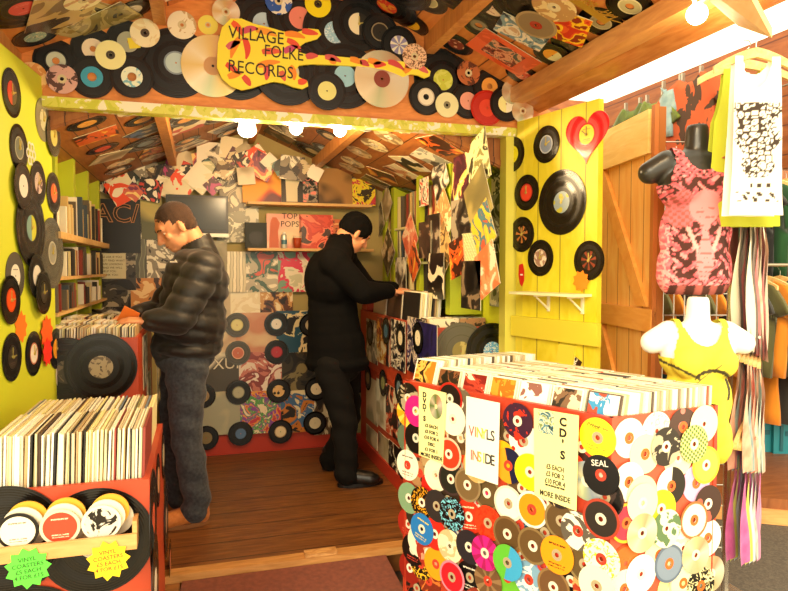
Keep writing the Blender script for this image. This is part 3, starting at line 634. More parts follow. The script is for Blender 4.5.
o = sleeve(plain('#ecd438', .6), 'small yellow paper square stuck on the left of the gable board', .045, None, .001, 'paper note', name='paper_note'); FAS.put(o, 134, 43, .03, .001, .2)
R_(FAS,56,61,'seven','#c8ccb8',BF('small black record with pale ring label at the far left'),'#14100c','rim',hole=.014)
R_(FAS,92,77,'seven','#3c9cc0',BF('small black record with bright blue label'),hole=.018)
R_(FAS,132,77,'seven','#e8ecd8',BF('small black record with white and blue label'),'#78b4c8','photo',hole=.018)
R_(FAS,426,97,'seven','#ece4cc',BF('small black record with white ring label right of the big disc'),'#c8b8a0','rim',hole=.014)
R_(FAS,468,101,'seven','#e8a08c',BF('small black record with pink label'))
R_(FAS,489.5,86.6,'seven','#e8a048',BF('small black record with orange ring label'),'#14100c','plain',hole=.014)
R_(FAS,487,108,'seven','#d8442c',BF('red vinyl record with orange label'),body=vinyl('#b82414',.3),hole=.004)
R_(FAS,506,104,'seven','#efe8a0',BF('small black record with white and yellow label at the right end'),'#f0e8d0','split')
C_(FAS,31.5,77,BF('peach coloured disc at the far left end'),'#f0c080','#e09850','photo',hubc='#e09040')
C_(FAS,62,79,BF('pink-grey photo disc left of the blue label record'),'#d8a8a0','#5c3c38','photo')
C_(FAS,110.6,55,BF('pale yellow disc with dark hub over the cream label record'),'#f0e8a8',hubc='#4a4038')
C_(FAS,145,33,BF('cream disc with dark hub at upper left'),'#f2e4c0','#e8d0a0','photo',hubc='#5a4c40')
o = cdisc(foilc='#e8d088', R=.135, label=BF('very large gold disc left of the guitar sign'), hr=.006, hubc='#c89868'); FAS.put(o, 213, 66, .13, .003)
o = cdisc(foilc='#e8dcb8', R=.132, label=BF('very large pale gold disc under the guitar neck'), hr=.006, hubc='#8a4438'); FAS.put(o, 382, 79, .13, .003)
C_(FAS,182,25,BF('cream printed disc left above the large gold one'),'#f0e4c8','#c8a878','photo')
C_(FAS,208,25,BF('small plain yellow disc above the large gold one'),'#ecdc60',R=.042)
C_(FAS,226,12,BF('golden disc above the guitar sign'),foilc='#e0c080')
C_(FAS,278.6,1,BF('deep blue disc at the top edge'),'#2c58b0','#e8e0d0','photo')
C_(FAS,318,4,BF('bright yellow disc at the top edge'),'#f0dc18',hubc='#3a2c18')
C_(FAS,414.6,56.5,BF('pink-cream disc with brown drawing above the guitar head'),'#ecc4a0','#7a5038','splat')
C_(FAS,447,105,BF('pale green-cream disc with grey hub'),'#e8e4b0',hubc='#8a8468')
C_(FAS,468.5,73,BF('copper octagonal looking disc with dark ring'),'#b8683c','#5c3020','photo')
C_(FAS,512.7,92,BF('shiny gold disc at the right end, upper of two'),foilc='#e8c8a0')
C_(FAS,522.8,111,BF('shiny gold disc at the right end, lower of two'),foilc='#e4c498')
# discs peeping below the beam, fixed on its inner side
PEEP = Surf((0, Y0+.052, 0), (0, -1, 0))
for x, y, c, a, p, ds in [(66,104,'#b8d4dc','#f0ecd8','rim','pale blue disc'),(96,107,'#f0dca8',None,'plain','cream disc'),(115,108,'#ecc81c','#f4e470','sectors','yellow spiky disc'),(145,111,'#e0582c','#f0e0c8','rim','orange-red disc with white rim'),(175,114,'#d8e4c0',None,'plain','pale green disc'),(352+14,128,'#e04c2c','#f0e8d8','rim','red disc with white rim'),(407,124,'#f0e46c',None,'plain','yellow-cream disc'),(428,126,'#ece448',None,'plain','bright yellow disc'),(447,126,'#f0ecd8','#1c1814','sectors','white disc with black print'),(470,128,'#e86838','#f4e8d8','rim','small orange disc')]:
    o = cdisc(c, a, p, ds+' peeping out below the entrance beam'); PEEP.put(o, x, y-9, .058, .002)
    o.location.y = Y0+.055
# records on the canopy slopes
on = lambda s, side: s+' under the %s canopy slope' % side
for x, y, k, lab, a, p, ds, ho in [
 (456,44,'seven','#8a3828','#e0b090','spots','small black record with red-brown patterned label',None),(479,25,'seven','#8a8470','#5c5848','rim','small black record with grey ring label',.018),
 (523,75,'seven','#e05838','#f0a080','photo','small black record with red-orange label',None),(411.5,24,'seven','#f0c020','#c87818','text','small black record with golden yellow label',None),
 (429,1,'seven','#b8b488','#d8d4a8','rim','small black record with sand coloured label',.012),(493,8,'ten','#eed8c0','#a86850','text','black record with whitish printed label',None),
 (571,44,'seven','#2a241c','#6a5c40','photo','small black record with dark label',None),(552.6,55,'seven','#e8e4a8','#e8a030','split','small black record with white and yellow label',None),
 (601,22,'seven','#a89c74','#c8bc90','rim','small black record with khaki ring label',.018),(630,6,'seven','#b8b080','#d8d0a0','rim','small black record with khaki label beside tinsel',.016),
 (387,6,'lp','#d83820','#e8a030','photo','large black record with red label',None),(399,-12,'lp','#9a8c50','#c8bc70','rim','large black record with olive label',None),(458,-10,'lp','#c8a070',None,'plain','large black record at the picture top',None),(525,5,'lp','#1c1814','#4a4030','photo','large dark record between smaller ones',None)]:
    R_(CR, x, y, k, lab, on(ds, 'right'), a, p, ho)
o = sleeve(art(['#e8683c', '#e8683c', '#d85428'], 6), 'orange square frame sleeve around a film photo under the right canopy slope', .30, .22); CR.put(o, 503, 53, .2, .005, .0)
MB().box(-.085, .085, -.07, .07, .0032, .0042).obj('printed_photo', art(['#2a1c18', '#8a3c30', '#d8a080', '#506058'], 16), parent=o)
o = sleeve(art(['#28384c', '#7898a8', '#e8e0d0', '#c8a888'], 12), 'blue and white photo sleeve under the right canopy slope', .22, .16); CR.put(o, 522, 32, .17, .004, .2)
o = sleeve(art(['#c82018', '#e05020', '#f0c020', '#8a1410'], 12), 'red and yellow picture sleeve under the right canopy slope', .2, .2); CR.put(o, 563, 26, .12, .004, .4)
C_(CR,536,25,'brown transparent disc with red centre under the right canopy slope','#8a7458','#a89068','rim',R=.0875,hubc='#a82c20')
C_(CR,554,7,'tan picture disc under the right canopy slope','#b88c58','#e0c890','photo',R=.0875)
def tinsel():
    b = MB(); n = 26
    for i in range(n):
        a = random.uniform(-.9, .9)-PI/2; x = -.09+.18*i/n
        b.bar((x, 0, .002), (x+.06*math.cos(a), .06*math.sin(a), .012), .004, .001, Vector((0,0,1)))
    b.box(-.1, .1, -.004, .03, 0, .003); return b.obj('tinsel_fringe', plain('#c89c3c', .3, .6))
o = tinsel(); tag(o, 'gold tinsel fringe strip hanging under the right canopy slope', 'tinsel'); CR.put(o, 588, 6, .09, .01)
for x, y, k, lab, a, p, ds, ho in [(23,8,'lp','#d84c48','#e88878','text','large black record with red label',None),(35,36.5,'seven','#8cb0a4','#e0d8b8','splat','small black record with green-grey label',None),(132,10,'seven','#ece4d0','#a88c78','text','small black record with white printed label',None),(240,-20,'lp','#e8d8b0',None,'plain','large black record near the ridge',None)]:
    R_(CL, x, y, k, lab, on(ds, 'left'), a, p, ho)
for i, (x, y, m, ds) in enumerate([(85,20,art(['#5c4420', '#a88c4c', '#c8b478', '#3c2c18'], 5, 'noise', .2),'crumpled brown plastic sleeve'),(62,12,art(['#8a6c3c', '#c8a868', '#4c3820'], 4, 'noise', .2),'shiny tan plastic sleeve'),(108,22,art(['#4c4020', '#8a7c44', '#b8a868'], 6, 'noise', .2),'dull olive plastic sleeve')]):
    o = sleeve(m, ds+' under the left canopy slope', .26, .24); CL.put(o, x, y, .12, .004, .5+.7*i)
C_(CL,84,0,'cream photo disc under the left canopy slope','#f0e4b8','#c89868','photo',R=.075)
C_(CL,172,-8,'white photo disc under the left canopy slope','#f0ead0','#907860','photo',R=.08)
# inner roof: records, sleeves seen at a glancing angle
GR = 'records and sleeves glued to the inner roof'
k = 0
for S, x0, x1, side in ((IL, -.6, .28, 'left'), (IR, .44, 1.5, 'right')):
    for iy in range(6):
        for ix in range(4 if side == 'left' else 5):
            X = x0+.12+ix*.22+random.uniform(-.03, .03); Yq = 3.2+iy*.27+random.uniform(-.04, .04)
            if abs(Yq-3.6) < .06 or abs(Yq-4.25) < .06: Yq += .1
            if X > x1: continue
            Wp = Vector((X, Yq, IZ-ISL*abs(X-IX))); pos = '%s row from the beam, %s from the ridge' % (ORD[iy], ORD[(3-ix) if side == 'left' else ix])
            t_ = k % 5; k += 1
            if t_ in (0, 3):
                lc = random.choice(['#c8bc90', '#d84c30', '#e8e0c8', '#8ca0a8', '#e0a040']); o = record(random.choice(['seven', 'lp']), lc, label='black record on the inner roof, %s slope, %s' % (side, pos)); S.put(o, W=Wp, r=.11, th=.004)
            elif t_ == 1: o = cdisc(random.choice(['#e0d0a0', '#c8b080', '#d8c8a8']), '#8a7450', 'photo', 'pale picture disc on the inner roof, %s slope, %s' % (side, pos), R=.0875); S.put(o, W=Wp, r=.0875, th=.002)
            else: o = sleeve(random.choice(COVERS+BWC), 'picture sleeve on the inner roof, %s slope, %s' % (side, pos), .2); S.put(o, W=Wp, r=.11, th=.004, spin=random.uniform(-.5, .5))
# ------------------------------------------------------- guitar shaped shop sign
pts = [(217,66),(218,42),(222,26),(231,17),(242,17),(254,22),(270,26),(284,30),(297,31),(309,27),(319,28),(322,33),(318,37.5),(306,41),(299,46),(300,51),(307,53),(330,54.5),(352,56.5),(372,58.5),(388,60.5),(400,60),(412,61),(424,64),(432,70),(431,75),(426,77),(419,74),(412,73),(404,76),(395,72),(385,68.5),(370,66),(350,64.5),(330,63.5),(312,63),(300,64),(296,69),(300,76),(308,80),(309,85),(303,88),(294,86),(284,82),(274,80.5),(264,83),(252,87),(242,89),(231,85),(222,77)]
gp = [onY(x, y, Y0-.06) for x, y in pts]; gc = sum(gp, Vector())/len(gp)
g = MB().prism([(p.x-gc.x, p.z-gc.z) for p in gp], 0, .012).obj('guitar_sign', plain('#f4e23c', .5)); g.matrix_world = frame(Vector((gc.x, Y0-.03, gc.z)), (0,-1,0))
tag(g, 'yellow guitar shaped shop name board with orange and pink brush strokes on the gable', 'sign')
def G(x, y): p = onY(x, y, Y0-.042); return (p.x-gc.x, p.z-gc.z)
CS_ = [('#e85a28', [(232,22),(239,27),(243,36)]), ('#d05068', [(243,32),(250,27),(258,29)]), ('#ee8c28', [(240,38),(233,46),(231,58)]), ('#e04830', [(244,38),(250,48),(246,59)]), ('#d06070', [(227,48),(233,43),(240,42)]), ('#e04830', [(226,64),(233,68),(240,74)]), ('#ee9028', [(228,77),(236,74),(243,72)]), ('#d84a38', [(243,76),(249,82),(250,86)]), ('#ee9c30', [(256,30),(268,31),(277,36)]), ('#e05a40', [(262,52),(272,50),(282,52)]), ('#ee9028', [(258,66),(268,62),(280,62)]), ('#d84a50', [(266,66),(268,74),(266,80)]), ('#ee8c28', [(285,34),(296,33),(305,38)]), ('#e05038', [(302,31),(310,32),(318,34)]), ('#e05038', [(287,40),(296,43),(301,51)]), ('#c84878', [(284,52),(291,47),(298,47)]), ('#ee8c28', [(290,66),(295,72),(294,80)]), ('#e05030', [(298,82),(303,82),(307,81)]), ('#d86048', [(281,71),(283,76),(285,81)]),
 ('#d05050', [(306,57),(312,55),(318,56)]), ('#d05858', [(325,57),(334,57),(341,62)]), ('#ee9028', [(330,59),(334,62),(336,63)]), ('#ee9028', [(350,59),(358,60),(362,64)]), ('#c84848', [(360,62),(365,62),(369,66)]), ('#e04830', [(374,66),(380,63),(386,65)]), ('#ee8c28', [(368,60),(376,62),(381,63)]), ('#d04848', [(388,62),(396,62),(404,70)]), ('#ee9028', [(404,72),(408,68),(414,66)]), ('#e04848', [(405,65),(411,66),(417,65)]), ('#d86060', [(417,66),(424,69),(428,73)])]
for c, pp in CS_:
    a, m_, e = [Vector(G(*q)) for q in pp]; b = MB(); P_ = []
    for i in range(9):
        t = i/8; p = a*(1-t)**2+m_*2*t*(1-t)+e*t*t; d = (m_-a)*(1-t)+(e-m_)*t; nn = Vector((-d.y, d.x)).normalized()*(.0105*(.35+math.sin(PI*min(1, t*.8+.2)))); P_.append((p+nn, p-nn))
    b.prism([p[0] for p in P_]+[p[1] for p in P_[::-1]], .0121, .0128); b.obj('painted_stroke', plain(c, .5), parent=g)
for s_, x, y, z in (('VILLAGE', 256.5, 36, .075), ('FOLKE', 284, 53.5, .075), ('RECORDS', 261, 70, .075)):
    gx, gy = G(x, y); text(s_, z, plain('#241c14', .5), g, T(gx, gy, .0132, -.03), sx=.86 if s_ != 'FOLKE' else .8)
# ------------------------------------------------------- clocks and records on the open doors
HND = .4
dl = lambda s: s+' on the lime door panel at left'
for x, y, k, lab, a, p, ds, hd, bd in [(11.5,93,'seven','#c83c28','#5c4438','split','black record clock with red and grey label at the top',.3,None),(18.7,148,'seven','#6c7468','#a8a890','rim','black record clock with grey-green label below the top one',1.2,None),
 (43,120,'seven','#c8c49c','#8a8868','photo','silvery mirror record clock beside the beam',.8,'#8a8468'),(38,183,'seven','#c8b4ac','#5c3c3c','photo','black record clock with pinkish photo label',.5,None),
 (31,228,'lp','#78a098','#c8c838','split','large black record clock with teal and yellow label',.3,None),(53.5,136,'seven','#c8c068',None,'plain','black record clock seen edge on next to the shelf',1.0,'#4a4434'),(53.5,193,'seven','#e8682c','#8a2c14','rim','black record clock with orange label next to the shelf',.2,None),
 (23,186,'seven','#e0dcd0',None,'plain','black record with white ring behind a dark photo one',None,None),(15,276,'seven','#e8e4d4','#14110e','text','black and white printed record behind the orange labelled one',None,'#5a564c'),(10.7,300,'seven','#e8541c','#c03c10','rim','black record clock with vivid orange label',.1,None),
 (36.6,276,'seven','#d8d4c8',None,'plain','black record with white ring half hidden by a dark clock',None,None),(43.6,292.5,'seven','#1c1814','#4c443c','photo','all black record clock with metal hands',.2,None),(52,253,'lp','#8c8c80','#b8b4a0','rim','large grey record clock hanging by the shelf',1.0,'#4c4a40'),
 (12,357,'seven','#2c221c','#5c4c40','text','black record clock with dark label and white hands',.1,None),(33.5,353.5,'seven','#ece4d4','#c87858','rim','black record clock with white label',.7,None),(56,348.6,'seven','#e89c20','#e0582c','split','black record clock with orange and yellow label at the door edge',.4,None)]:
    R_(LP1, x, y, k, lab, dl(ds), a, p, None, 0, vinyl(bd, .15) if bd else None, hd)
C_(LP1,61,374,dl('plain white disc below the orange and yellow clock'),'#ece4d0',R=.07)
def starpoly(n, r0, r1): return [((r0 if i%2 else r1)*math.cos(PI*i/n), (r0 if i%2 else r1)*math.sin(PI*i/n)) for i in range(2*n)]
def star(S, x, y, c, ds, r=.07, n=9, k=.75):
    o = MB().prism(starpoly(n, r*k, r), 0, .001).obj('price_star', plain(c, .6)); tag(o, ds, 'paper star'); S.put(o, x, y, r, .0015, random.random()); return o
star(LP1,21,327,'#f07818',dl('orange paper splash star between the clocks'),.062); star(LP1,47,333,'#f06018',dl('red-orange paper splash star near the crate'),.075); star(LP1,47.5,352,'#e83020',dl('scarlet paper splash star half behind a clock'),.06)
o = MB(); 
for i in range(6): o.ring(.012, .02, 0, .001, 16, (.03*math.cos(PI*i/3), .03*math.sin(PI*i/3)))
o = o.obj('flower_sticker', plain('#f0ecd8', .5)); tag(o, dl('white outline flower sticker'), 'sticker'); LP1.put(o, 31, 154, .05, .001)
dr = lambda s: s+' on the yellow door'
for x, y, k, lab, a, p, ds, hd in [(512.7,154.6,'seven','#e8e020','#c8b818','text','black record clock with yellow label, top left',1.9),(546.4,144.4,'seven','#8c98b0','#c8ccd0','rim','black record clock with blue-grey label, top middle',.4),(526.6,192.6,'seven','#e84830','#c03020','rim','black record clock with red label',1.6),(561.7,202.3,'lp','#9cacb0','#c8c040','spots','large black record clock with grey-yellow label',.9),
 (522,234.5,'seven','#1c1610','#c8783c','sectors','black record clock with dark figure label',.5),(540.4,258,'seven','#e8d4b8','#a88068','photo','black record clock with cream photo label',.5),(589,260.5,'seven','#241c16','#8c3c24','sectors','black record clock with dark label, lowest right',.8)]:
    R_(DR2, x, y, k, lab, dr(ds), a, p, None, 0, vinyl('#1a120c', .2), hd)
# heart shaped record clock
hp = []
for i in range(60):
    t = 2*PI*i/60; hp.append((.0078*16*math.sin(t)**3, .0076*(13*math.cos(t)-5*math.cos(2*t)-2*math.cos(3*t)-math.cos(4*t))))
hrt = MB().prism(hp, 0, .003).obj('heart_record', vinyl('#c8101c', .22)); lb = MB().ring(.004, .043, .003, .0037, 32).obj('paper_label', discmat('#f0d020', '#c87818', 'text', .043), parent=hrt)
MB().box(-.003, .003, 0, .035, .005, .006).bar((0,0,.007), (-.025, .02, .007), .005, .001).ring(0, .006, .003, .009, 12).obj('clock_hands', plain('#8a7440', .3, .6), parent=hrt)
tag(hrt, 'red heart shaped record clock with yellow label at the top of the yellow door', 'record clock'); DR2.put(hrt, 587, 134.5, .12, .006, 0)
star(DR2,581,281,'#f08818','orange paper splash star below the lowest clock on the yellow door',.05)
b = MB(); b.prism([(-.018,.05),(.01,.055),(.02,.02),(.02,-.03),(.005,-.06),(-.012,-.045),(-.022,0)], 0, .001)
o = b.obj('lips_sticker', plain('#d01c18', .4)); MB().box(-.008, .01, -.004, .004, .0011, .0018).obj('teeth', plain('#f0e8d8', .5), parent=o); tag(o, 'red lips sticker left under the clocks on the yellow door', 'sticker'); DR2.put(o, 521.5, 274.7, .05, .001)
# small white shelf with two brackets
p0 = DR2.P(526, 293.5); p1 = DR2.P(592, 294); M = frame((p0+p1)/2+n2*.001, n2); L_ = (p1-p0).length
t = empty('wall_shelf', M); tag(t, 'small pale shelf on two brackets on the yellow door', 'shelf')
MB().box(-L_/2, L_/2, -.006, .006, 0, .11).obj('shelf_board', plain('#f0e8b0', .5), parent=t)
for q in (-L_*.12, L_*.38): MB().box(q-.008, q+.008, -.085, -.007, 0, .006).box(q-.008, q+.008, -.014, -.007, .006, .09).hexa([(q-.003, -.08, .005), (q+.003, -.08, .005), (q+.003, -.066, .005), (q-.003, -.066, .005), (q-.003, -.02, .08), (q+.003, -.02, .08), (q+.003, -.0141, .08), (q-.003, -.0141, .08)]).obj('bracket', plain('#ece4c0', .5), parent=t)
o = MB().box(-.045, .045, -.035, .035, 0, .002).obj('card_sign', plain('#3a1c10', .5)); text('MUSIC', .03, plain('#f0e8d0', .5), o, T(0, 0, .0025), off=.001); tag(o, 'small tilted dark brown card behind the disc cases against the yellow door', 'sign'); DR2.put(o, 573.5, 366, .05, .003, 1.1)
CQ = {}
# ================================================================ INSIDE THE HUT
# lamps: three bulbs and a spot below the beam, one bulb outside under the eave
BULB = emit('#fff0c8', 9)
def bulb(P, r, label, spot=False, st=4):
    t = empty('spot_lamp' if spot else 'light_bulb', Matrix.Translation(P)); tag(t, label, 'lamp')
    if spot:
        MB().lathe([(.012, .05), (.03, .03), (.045, -.03), (.04, -.045)], 20).obj('lamp_shade', emit('#fff4d8', 2.5), parent=t, smooth=True)
        MB().ball((0, 0, -.045), .036, 1, 1, .5).obj('bulb', BULB, parent=t, smooth=True)
    else: MB().ball((0, 0, 0), r, u=20, v=14).lathe([(.013, .03), (.013, .055)], 12).obj('bulb', BULB, parent=t, smooth=True)
    MB().lathe([(.018, .045), (.018, .085)], 14).obj('socket', plain('#e8e0d0', .5), parent=t)
    ld = bpy.data.lights.new('lamp', 'POINT'); ld.energy = st; ld.color = (1, .72, .38); ld.shadow_soft_size = .05
    l = bpy.data.objects.new('light', ld); link(l, t); l.location = (0, 0, -r-.04)
    return t
bulb(onY(247, 124, 3.2), .03, 'white cone shaped spot lamp hanging below the beam on the left', True, 14)
bulb(onY(296, 128, 3.2), .033, 'round glowing bulb in the middle below the beam', st=14)
bulb(onY(340, 130, 3.2), .033, 'round glowing bulb on the right below the beam', st=14)
bulb(onplane(697, 14, Vector((1.5, 0, 0)), Vector((1, 0, 0))), .032, 'round white bulb under the canopy eave at top right', st=3)
# ---------------------------------------------------------------- back wall covers
BWL = Surf((0, YB-.03, 0), (0, -1, 0))
def cov(x, y, m, ds, s=.31, sp=0, s2=None, S=None, lay=None):
    o = sleeve(m, ds, s, s2); (S or BWL).put(o, x, y, s*.66, .0035, sp); return o
A = art
LOW = [
(272,303,A(['#1a1008','#5a2c18','#c89858','#e8d8b0'],9),'dark red cover with crossed hands photo',.3,0),(241,303,A(['#efe6c8','#e4d8b4','#efe8cc'],5),'plain cream cover above the clear record',.27,0),
(228,335,A(['#eadcb8','#dcc8a0','#c8a888'],6,'smooth'),'cream cover at the left edge of the record columns',.3,0),(258,334,A(['#ecdcb0','#d8b890','#c88868'],6,'smooth'),'cream cover with pink square centre',.31,0),
(299,333,A(['#1e5068','#1e5068','#e8d8a0','#181410'],6),'teal cover with dark standing figure',.33,0),(222,374,A(['#e8e0c8','#a8a090','#e8e0c8','#4a443a'],5,'smooth'),'pale cover with a bowl and outlined letters',.31,0),
(261,373,A(['#e8d8c8','#c87868','#8a3838','#f0e0d0'],7),'pink portrait cover between record columns',.31,0),(303,373,A(['#181410','#383020','#8a7c50'],7),'dark green and black cover',.31,0),
(224,413,A(['#dcd4b0','#c8c098','#a8a890'],5,'smooth'),'pale grey-green cover at the bottom left',.31,0),(262,412,A(['#c83848','#e8a040','#8a48a0','#58a050','#f0e0c0'],14),'brightly splattered colourful cover at the bottom',.31,0),
(302,411,A(['#1c1814','#c87828','#406890','#e8d8a8'],8),'dark cover with rainbow curved edge at the bottom',.31,0),(210,303,A(['#e8e0c4','#c8b898'],6,'smooth'),'pale cover beside the padded jacket',.28,0),(335,413,COVERS[0],'brown cover low behind the man in the beanie',.31,0),(342,373,COVERS[6],'dark cover behind the man in the beanie',.31,0),
(262,272,A(['#ece4cc','#b8b098','#4a6858','#d85c48'],7),'white and pink collage cover under the lower shelf',.29,0),(298,272,A(['#c8c8a8','#e8e0c8','#d83858','#78a088'],7),'mint and rose cover under the lower shelf',.29,0),(336,272,COVERS[10],'peach cover under the lower shelf near the corner',.29,0),
(225,272,A(['#d8d0b0','#a8a080','#f0e8cc'],7,'bands'),'white foil cover between the padded jacket and shelf',.29,0),
(238,222,A(['#c8c0a0','#8a8468','#ece4c4'],8),'grey crumpled cover right of the television',.29,0),(240,190,A(['#e8dcb8','#7a7058','#c8b890'],8),'pale torn cover above right of the television',.29,.2),
(138,218,A(['#8a8440','#b8a858','#5c5c38'],4,'smooth'),'olive landscape cover left of the television',.31,0),(126,238,BWC[0],'black and white photo cover beside the outlined lettering',.2,0),
(138,261,A(['#6a6a58','#8a8a70','#4c4c40'],6,'bands'),'grey foil cover behind the reaching arm',.3,0),(170,262,BWC[1],'silver cover behind the padded jacket',.3,0),(140,300,A(['#3c2418','#c88848','#e8c890'],7),'orange brown cover above the single crate',.3,0),(106,290,BWC[2],'dark silver crumpled cover under the text notice',.31,0),
(112,268,BWC[2],'dark cover behind the text notice',.3,0),(205,262,A(['#d8ccaa','#8a8060'],6,'smooth'),'beige cover behind the padded jacket back',.3,0),(100,330,BWC[0],'dark cover above the crate of singles',.31,0),(190,225,COVERS[12],'brown cover behind the television',.31,0)]
for x, y, m, ds, s, sp in LOW: cov(x, y, m, ds+' on the back wall', s, sp)
o = cov(112, 226, A(['#0e0c0a','#0e0c0a','#1c1814'],4), 'black poster with outlined capital letters on the back wall', .36)
text('AC/', .17, plain('#b07848', .6), o, T(0.03, .08, .0045), ext=.0005, off=.004); text('AC/', .17, plain('#0e0c0a', .6), o, T(0.03, .08, .0052), ext=.0005, off=-.001)
def findl(s): return next(q for q in sc.objects if str(q.get('label', '')).startswith(s))
text('The Smiths', .045, plain('#e8dcb8', .6), findl('teal cover'), T(-.01, .13, .0034), ext=.0004)
text('XUI', .11, plain('#e8e0c8', .6), findl('pale cover with a bowl'), T(.03, .07, .0044), ext=.0004); text('XUI', .11, plain('#4a4438', .6), findl('pale cover with a bowl'), T(.03, .07, .0034), ext=.0004, off=.002)
text('ELSKE II', .05, plain('#e8e0c8', .6), cov(222, 181, BWC[2], 'dark strip cover with pale capitals above the television on the back wall', .28, .35, .08), T(0, 0, .0034), ext=.0004)
# records in two columns
for x, y, c, a, p, ds in [(237,325,'#e0d890','#c8c070','rim','clear grey record with pale yellow label'),(276.4,324,'#e8e4d8','#3c6878','rim','black record with white label and blue centre'),(238,353,'#c86848','#e8b090','rim','clear grey record with orange label'),(276.7,352,'#b82c3c','#8a1c28','rim','black record with crimson label'),
 (238.5,392.4,'#b8b494','#8a8868','rim','black record with grey-green label'),(278.6,391,'#e0b878','#181410','spots','black record with tan label'),(240.7,433.6,'#5878a0','#182430','rim','black record with blue label, lowest left'),(280.5,431.7,'#e8d4a8','#b89868','rim','black record with cream label, lowest right'),
 (316.5,389,'#e8d8b0',None,'plain','black record with cream label beside the black trousers'),(315,423,'#d8c8a0',None,'plain','black record low beside the black trousers'),(203,396,'#a08860',None,'plain','black record half behind the blue jeans'),(206,438,'#8a7850',None,'plain','black record low behind the blue jeans'),(311,325,'#c8b890',None,'plain','black record beside the black coat')]:
    o = record('seven', c, a, p, None, vinyl('#4a4638', .2) if 'clear' in ds else None, ds+' on the back wall'); BWL.put(o, x, y, .0875, .004)
# torn collage under the roof
k = 0
TN = [A(['#efe6cc','#1a1612','#c83c2c'],10),A(['#e8dcc0','#efe8d4','#3a342c'],9,'cells'),COVERS[0],COVERS[12],COVERS[5],BWC[1],A(['#b8407c','#5a3440','#d8c8a0'],9),A(['#efe6cc','#e84c20','#e8dcb8'],7),COVERS[3],A(['#e8dcb8','#f0e8d0'],5)]
NMS = ['white, black and red','black on white','brown','sand','purple and pink','silver grey','magenta','white and orange','green-grey','blank cream']
for (x, y) in [(106,184),(116,182),(128,186),(139,178),(150,182),(150,172),(163,177),(163,187),(176,168),(187,163),(190,175),(180,186),(200,160),(208,153),(212,166),(221,156),(224,170),(231,148),(236,158),(245,151),(248,163),(257,155),(262,166),(270,162),(280,167),(292,168),(303,170),(200,178),(213,186),(246,176),(150,190),(122,190),(134,192),(315,173),(330,176),(345,181)]:
    sz = random.choice([.12, .15, .17, .1]); m = TN[(k*7)%10]
    cov(x, y, m, '%s torn paper, %s from the left in the collage under the roof' % (NMS[(k*7)%10], ORD[k]), sz, random.uniform(-.8, .8)); k += 1
# text notice
o = sleeve(plain('#c8c4a4', .7), 'grey paper notice with lines of capitals on the back wall by the left shelf', .21, .17, .001, 'notice', name='paper_notice'); BWL.put(o, 109, 266, .16, .002)
for i, l in enumerate(['PLEASE ASK IF YOU', 'CAN NOT FIND WHAT', 'YOU ARE LOOKING', 'FOR AND WE WILL', 'HELP YOU', 'THANK YOU']): text(l, .019, INK, o, T(0, .06-.024*i, .0015))
# television
M = frame(onY(197.5, 215, YB-.12), (0,-1,0)); t = empty('television', M); tag(t, 'flat black television with silver lower edge mounted on the back wall', 'television')
MB().box(-.205, .205, -.14, .135, -.03, 0).obj('casing', plain('#15130f', .35), parent=t); MB().box(-.19, .19, -.105, .12, .0005, .003).obj('screen', plain('#2c2a1c', .2), parent=t)
MB().box(-.205, .205, -.15, -.125, 0, .008).obj('lower_strip', plain('#c8c4b0', .3, .3), parent=t); MB().box(-.05, .05, -.05, .05, -.11, -.031).obj('wall_bracket', plain('#2a2824', .5), parent=t)
# two shelves with covers on them
PL2 = wood('#c89c58', '#dcb878', (1, 8, 8))
def shelf(x0, x1, y, dep, ds):
    a = onY(x0, y, YB-.03); b_ = onY(x1, y, YB-.03); z = (a.z+b_.z)/2
    o = MB().box(a.x, b_.x, YB-dep, YB-.001, z-.012, z+.006).obj('wall_shelf', PL2); tag(o, ds, 'shelf'); return z+.006, a.x, b_.x
z1, xa, xb = shelf(246, 366, 206, .2, 'upper narrow pine shelf on the back wall under the roof')
z2, _, _ = shelf(246, 368, 250, .2, 'lower narrow pine shelf on the back wall behind the beanie')
def stand(x, z, m, ds, s=.27, yy=YB-.06, s2=None, lean=.08):
    o = sleeve(m, ds, s, s2); X = onY(x, 230, yy).x; h = (s2 or s)/2
    o.matrix_world = Matrix.Translation((X, yy-h*math.sin(lean)*1.0-.005, z+h*math.cos(lean)+.001)) @ Matrix.Rotation(PI/2-lean, 4, 'X'); return o
stand(262, z1, A(['#7a1c20','#5c1830','#c84c20','#e8a028'],6,'smooth'), 'dark red and purple cover on the upper back shelf', .27)
o = stand(300, z1, A(['#120f0c','#120f0c','#1c1814'],5), 'black cover with pale standing figure and pink capitals on the upper back shelf', .27)
text('TOP\nPOPS', .062, plain('#e88878', .6), o, T(.07, .085, .0034), ext=.0004)
MB().prism([(-.1,-.12),(-.02,-.12),(-.02,-.02),(0,.04),(-.03,.06),(-.04,.1),(-.07,.1),(-.075,.06),(-.105,.04)], .0032, .0036).obj('printed_figure', plain('#e0d4b0', .6), parent=o)
MB().box(.02, .125, -.12, .03, .0032, .0036).obj('printed_photo', A(['#0e0c0a','#8a8070','#e88878'], 20), parent=o)
stand(334, z1, A(['#2c2010','#5c4424','#a87c44'],5,'smooth'), 'brown cover with a lone figure on the upper back shelf', .27)
stand(362, z1, A(['#3a2c20','#e8d030','#c83c48','#3858a0'],10), 'small colourful cover at the right end of the upper back shelf', .2)
o = MB().box(-.075, .075, -.09, .09, -.05, 0).obj('black_speaker', plain('#182018', .6)); M = frame(Vector((onY(256, 238, YB-.12).x, YB-.13, z2+.091)), (0,-1,0)); o.matrix_world = M
MB().ring(.0, .05, .0005, .004, 24, (0, -.02)).obj('speaker_cone', plain('#0c0c0a', .5), parent=o); tag(o, 'small dark green-black loudspeaker box at the left of the lower back shelf', 'speaker')
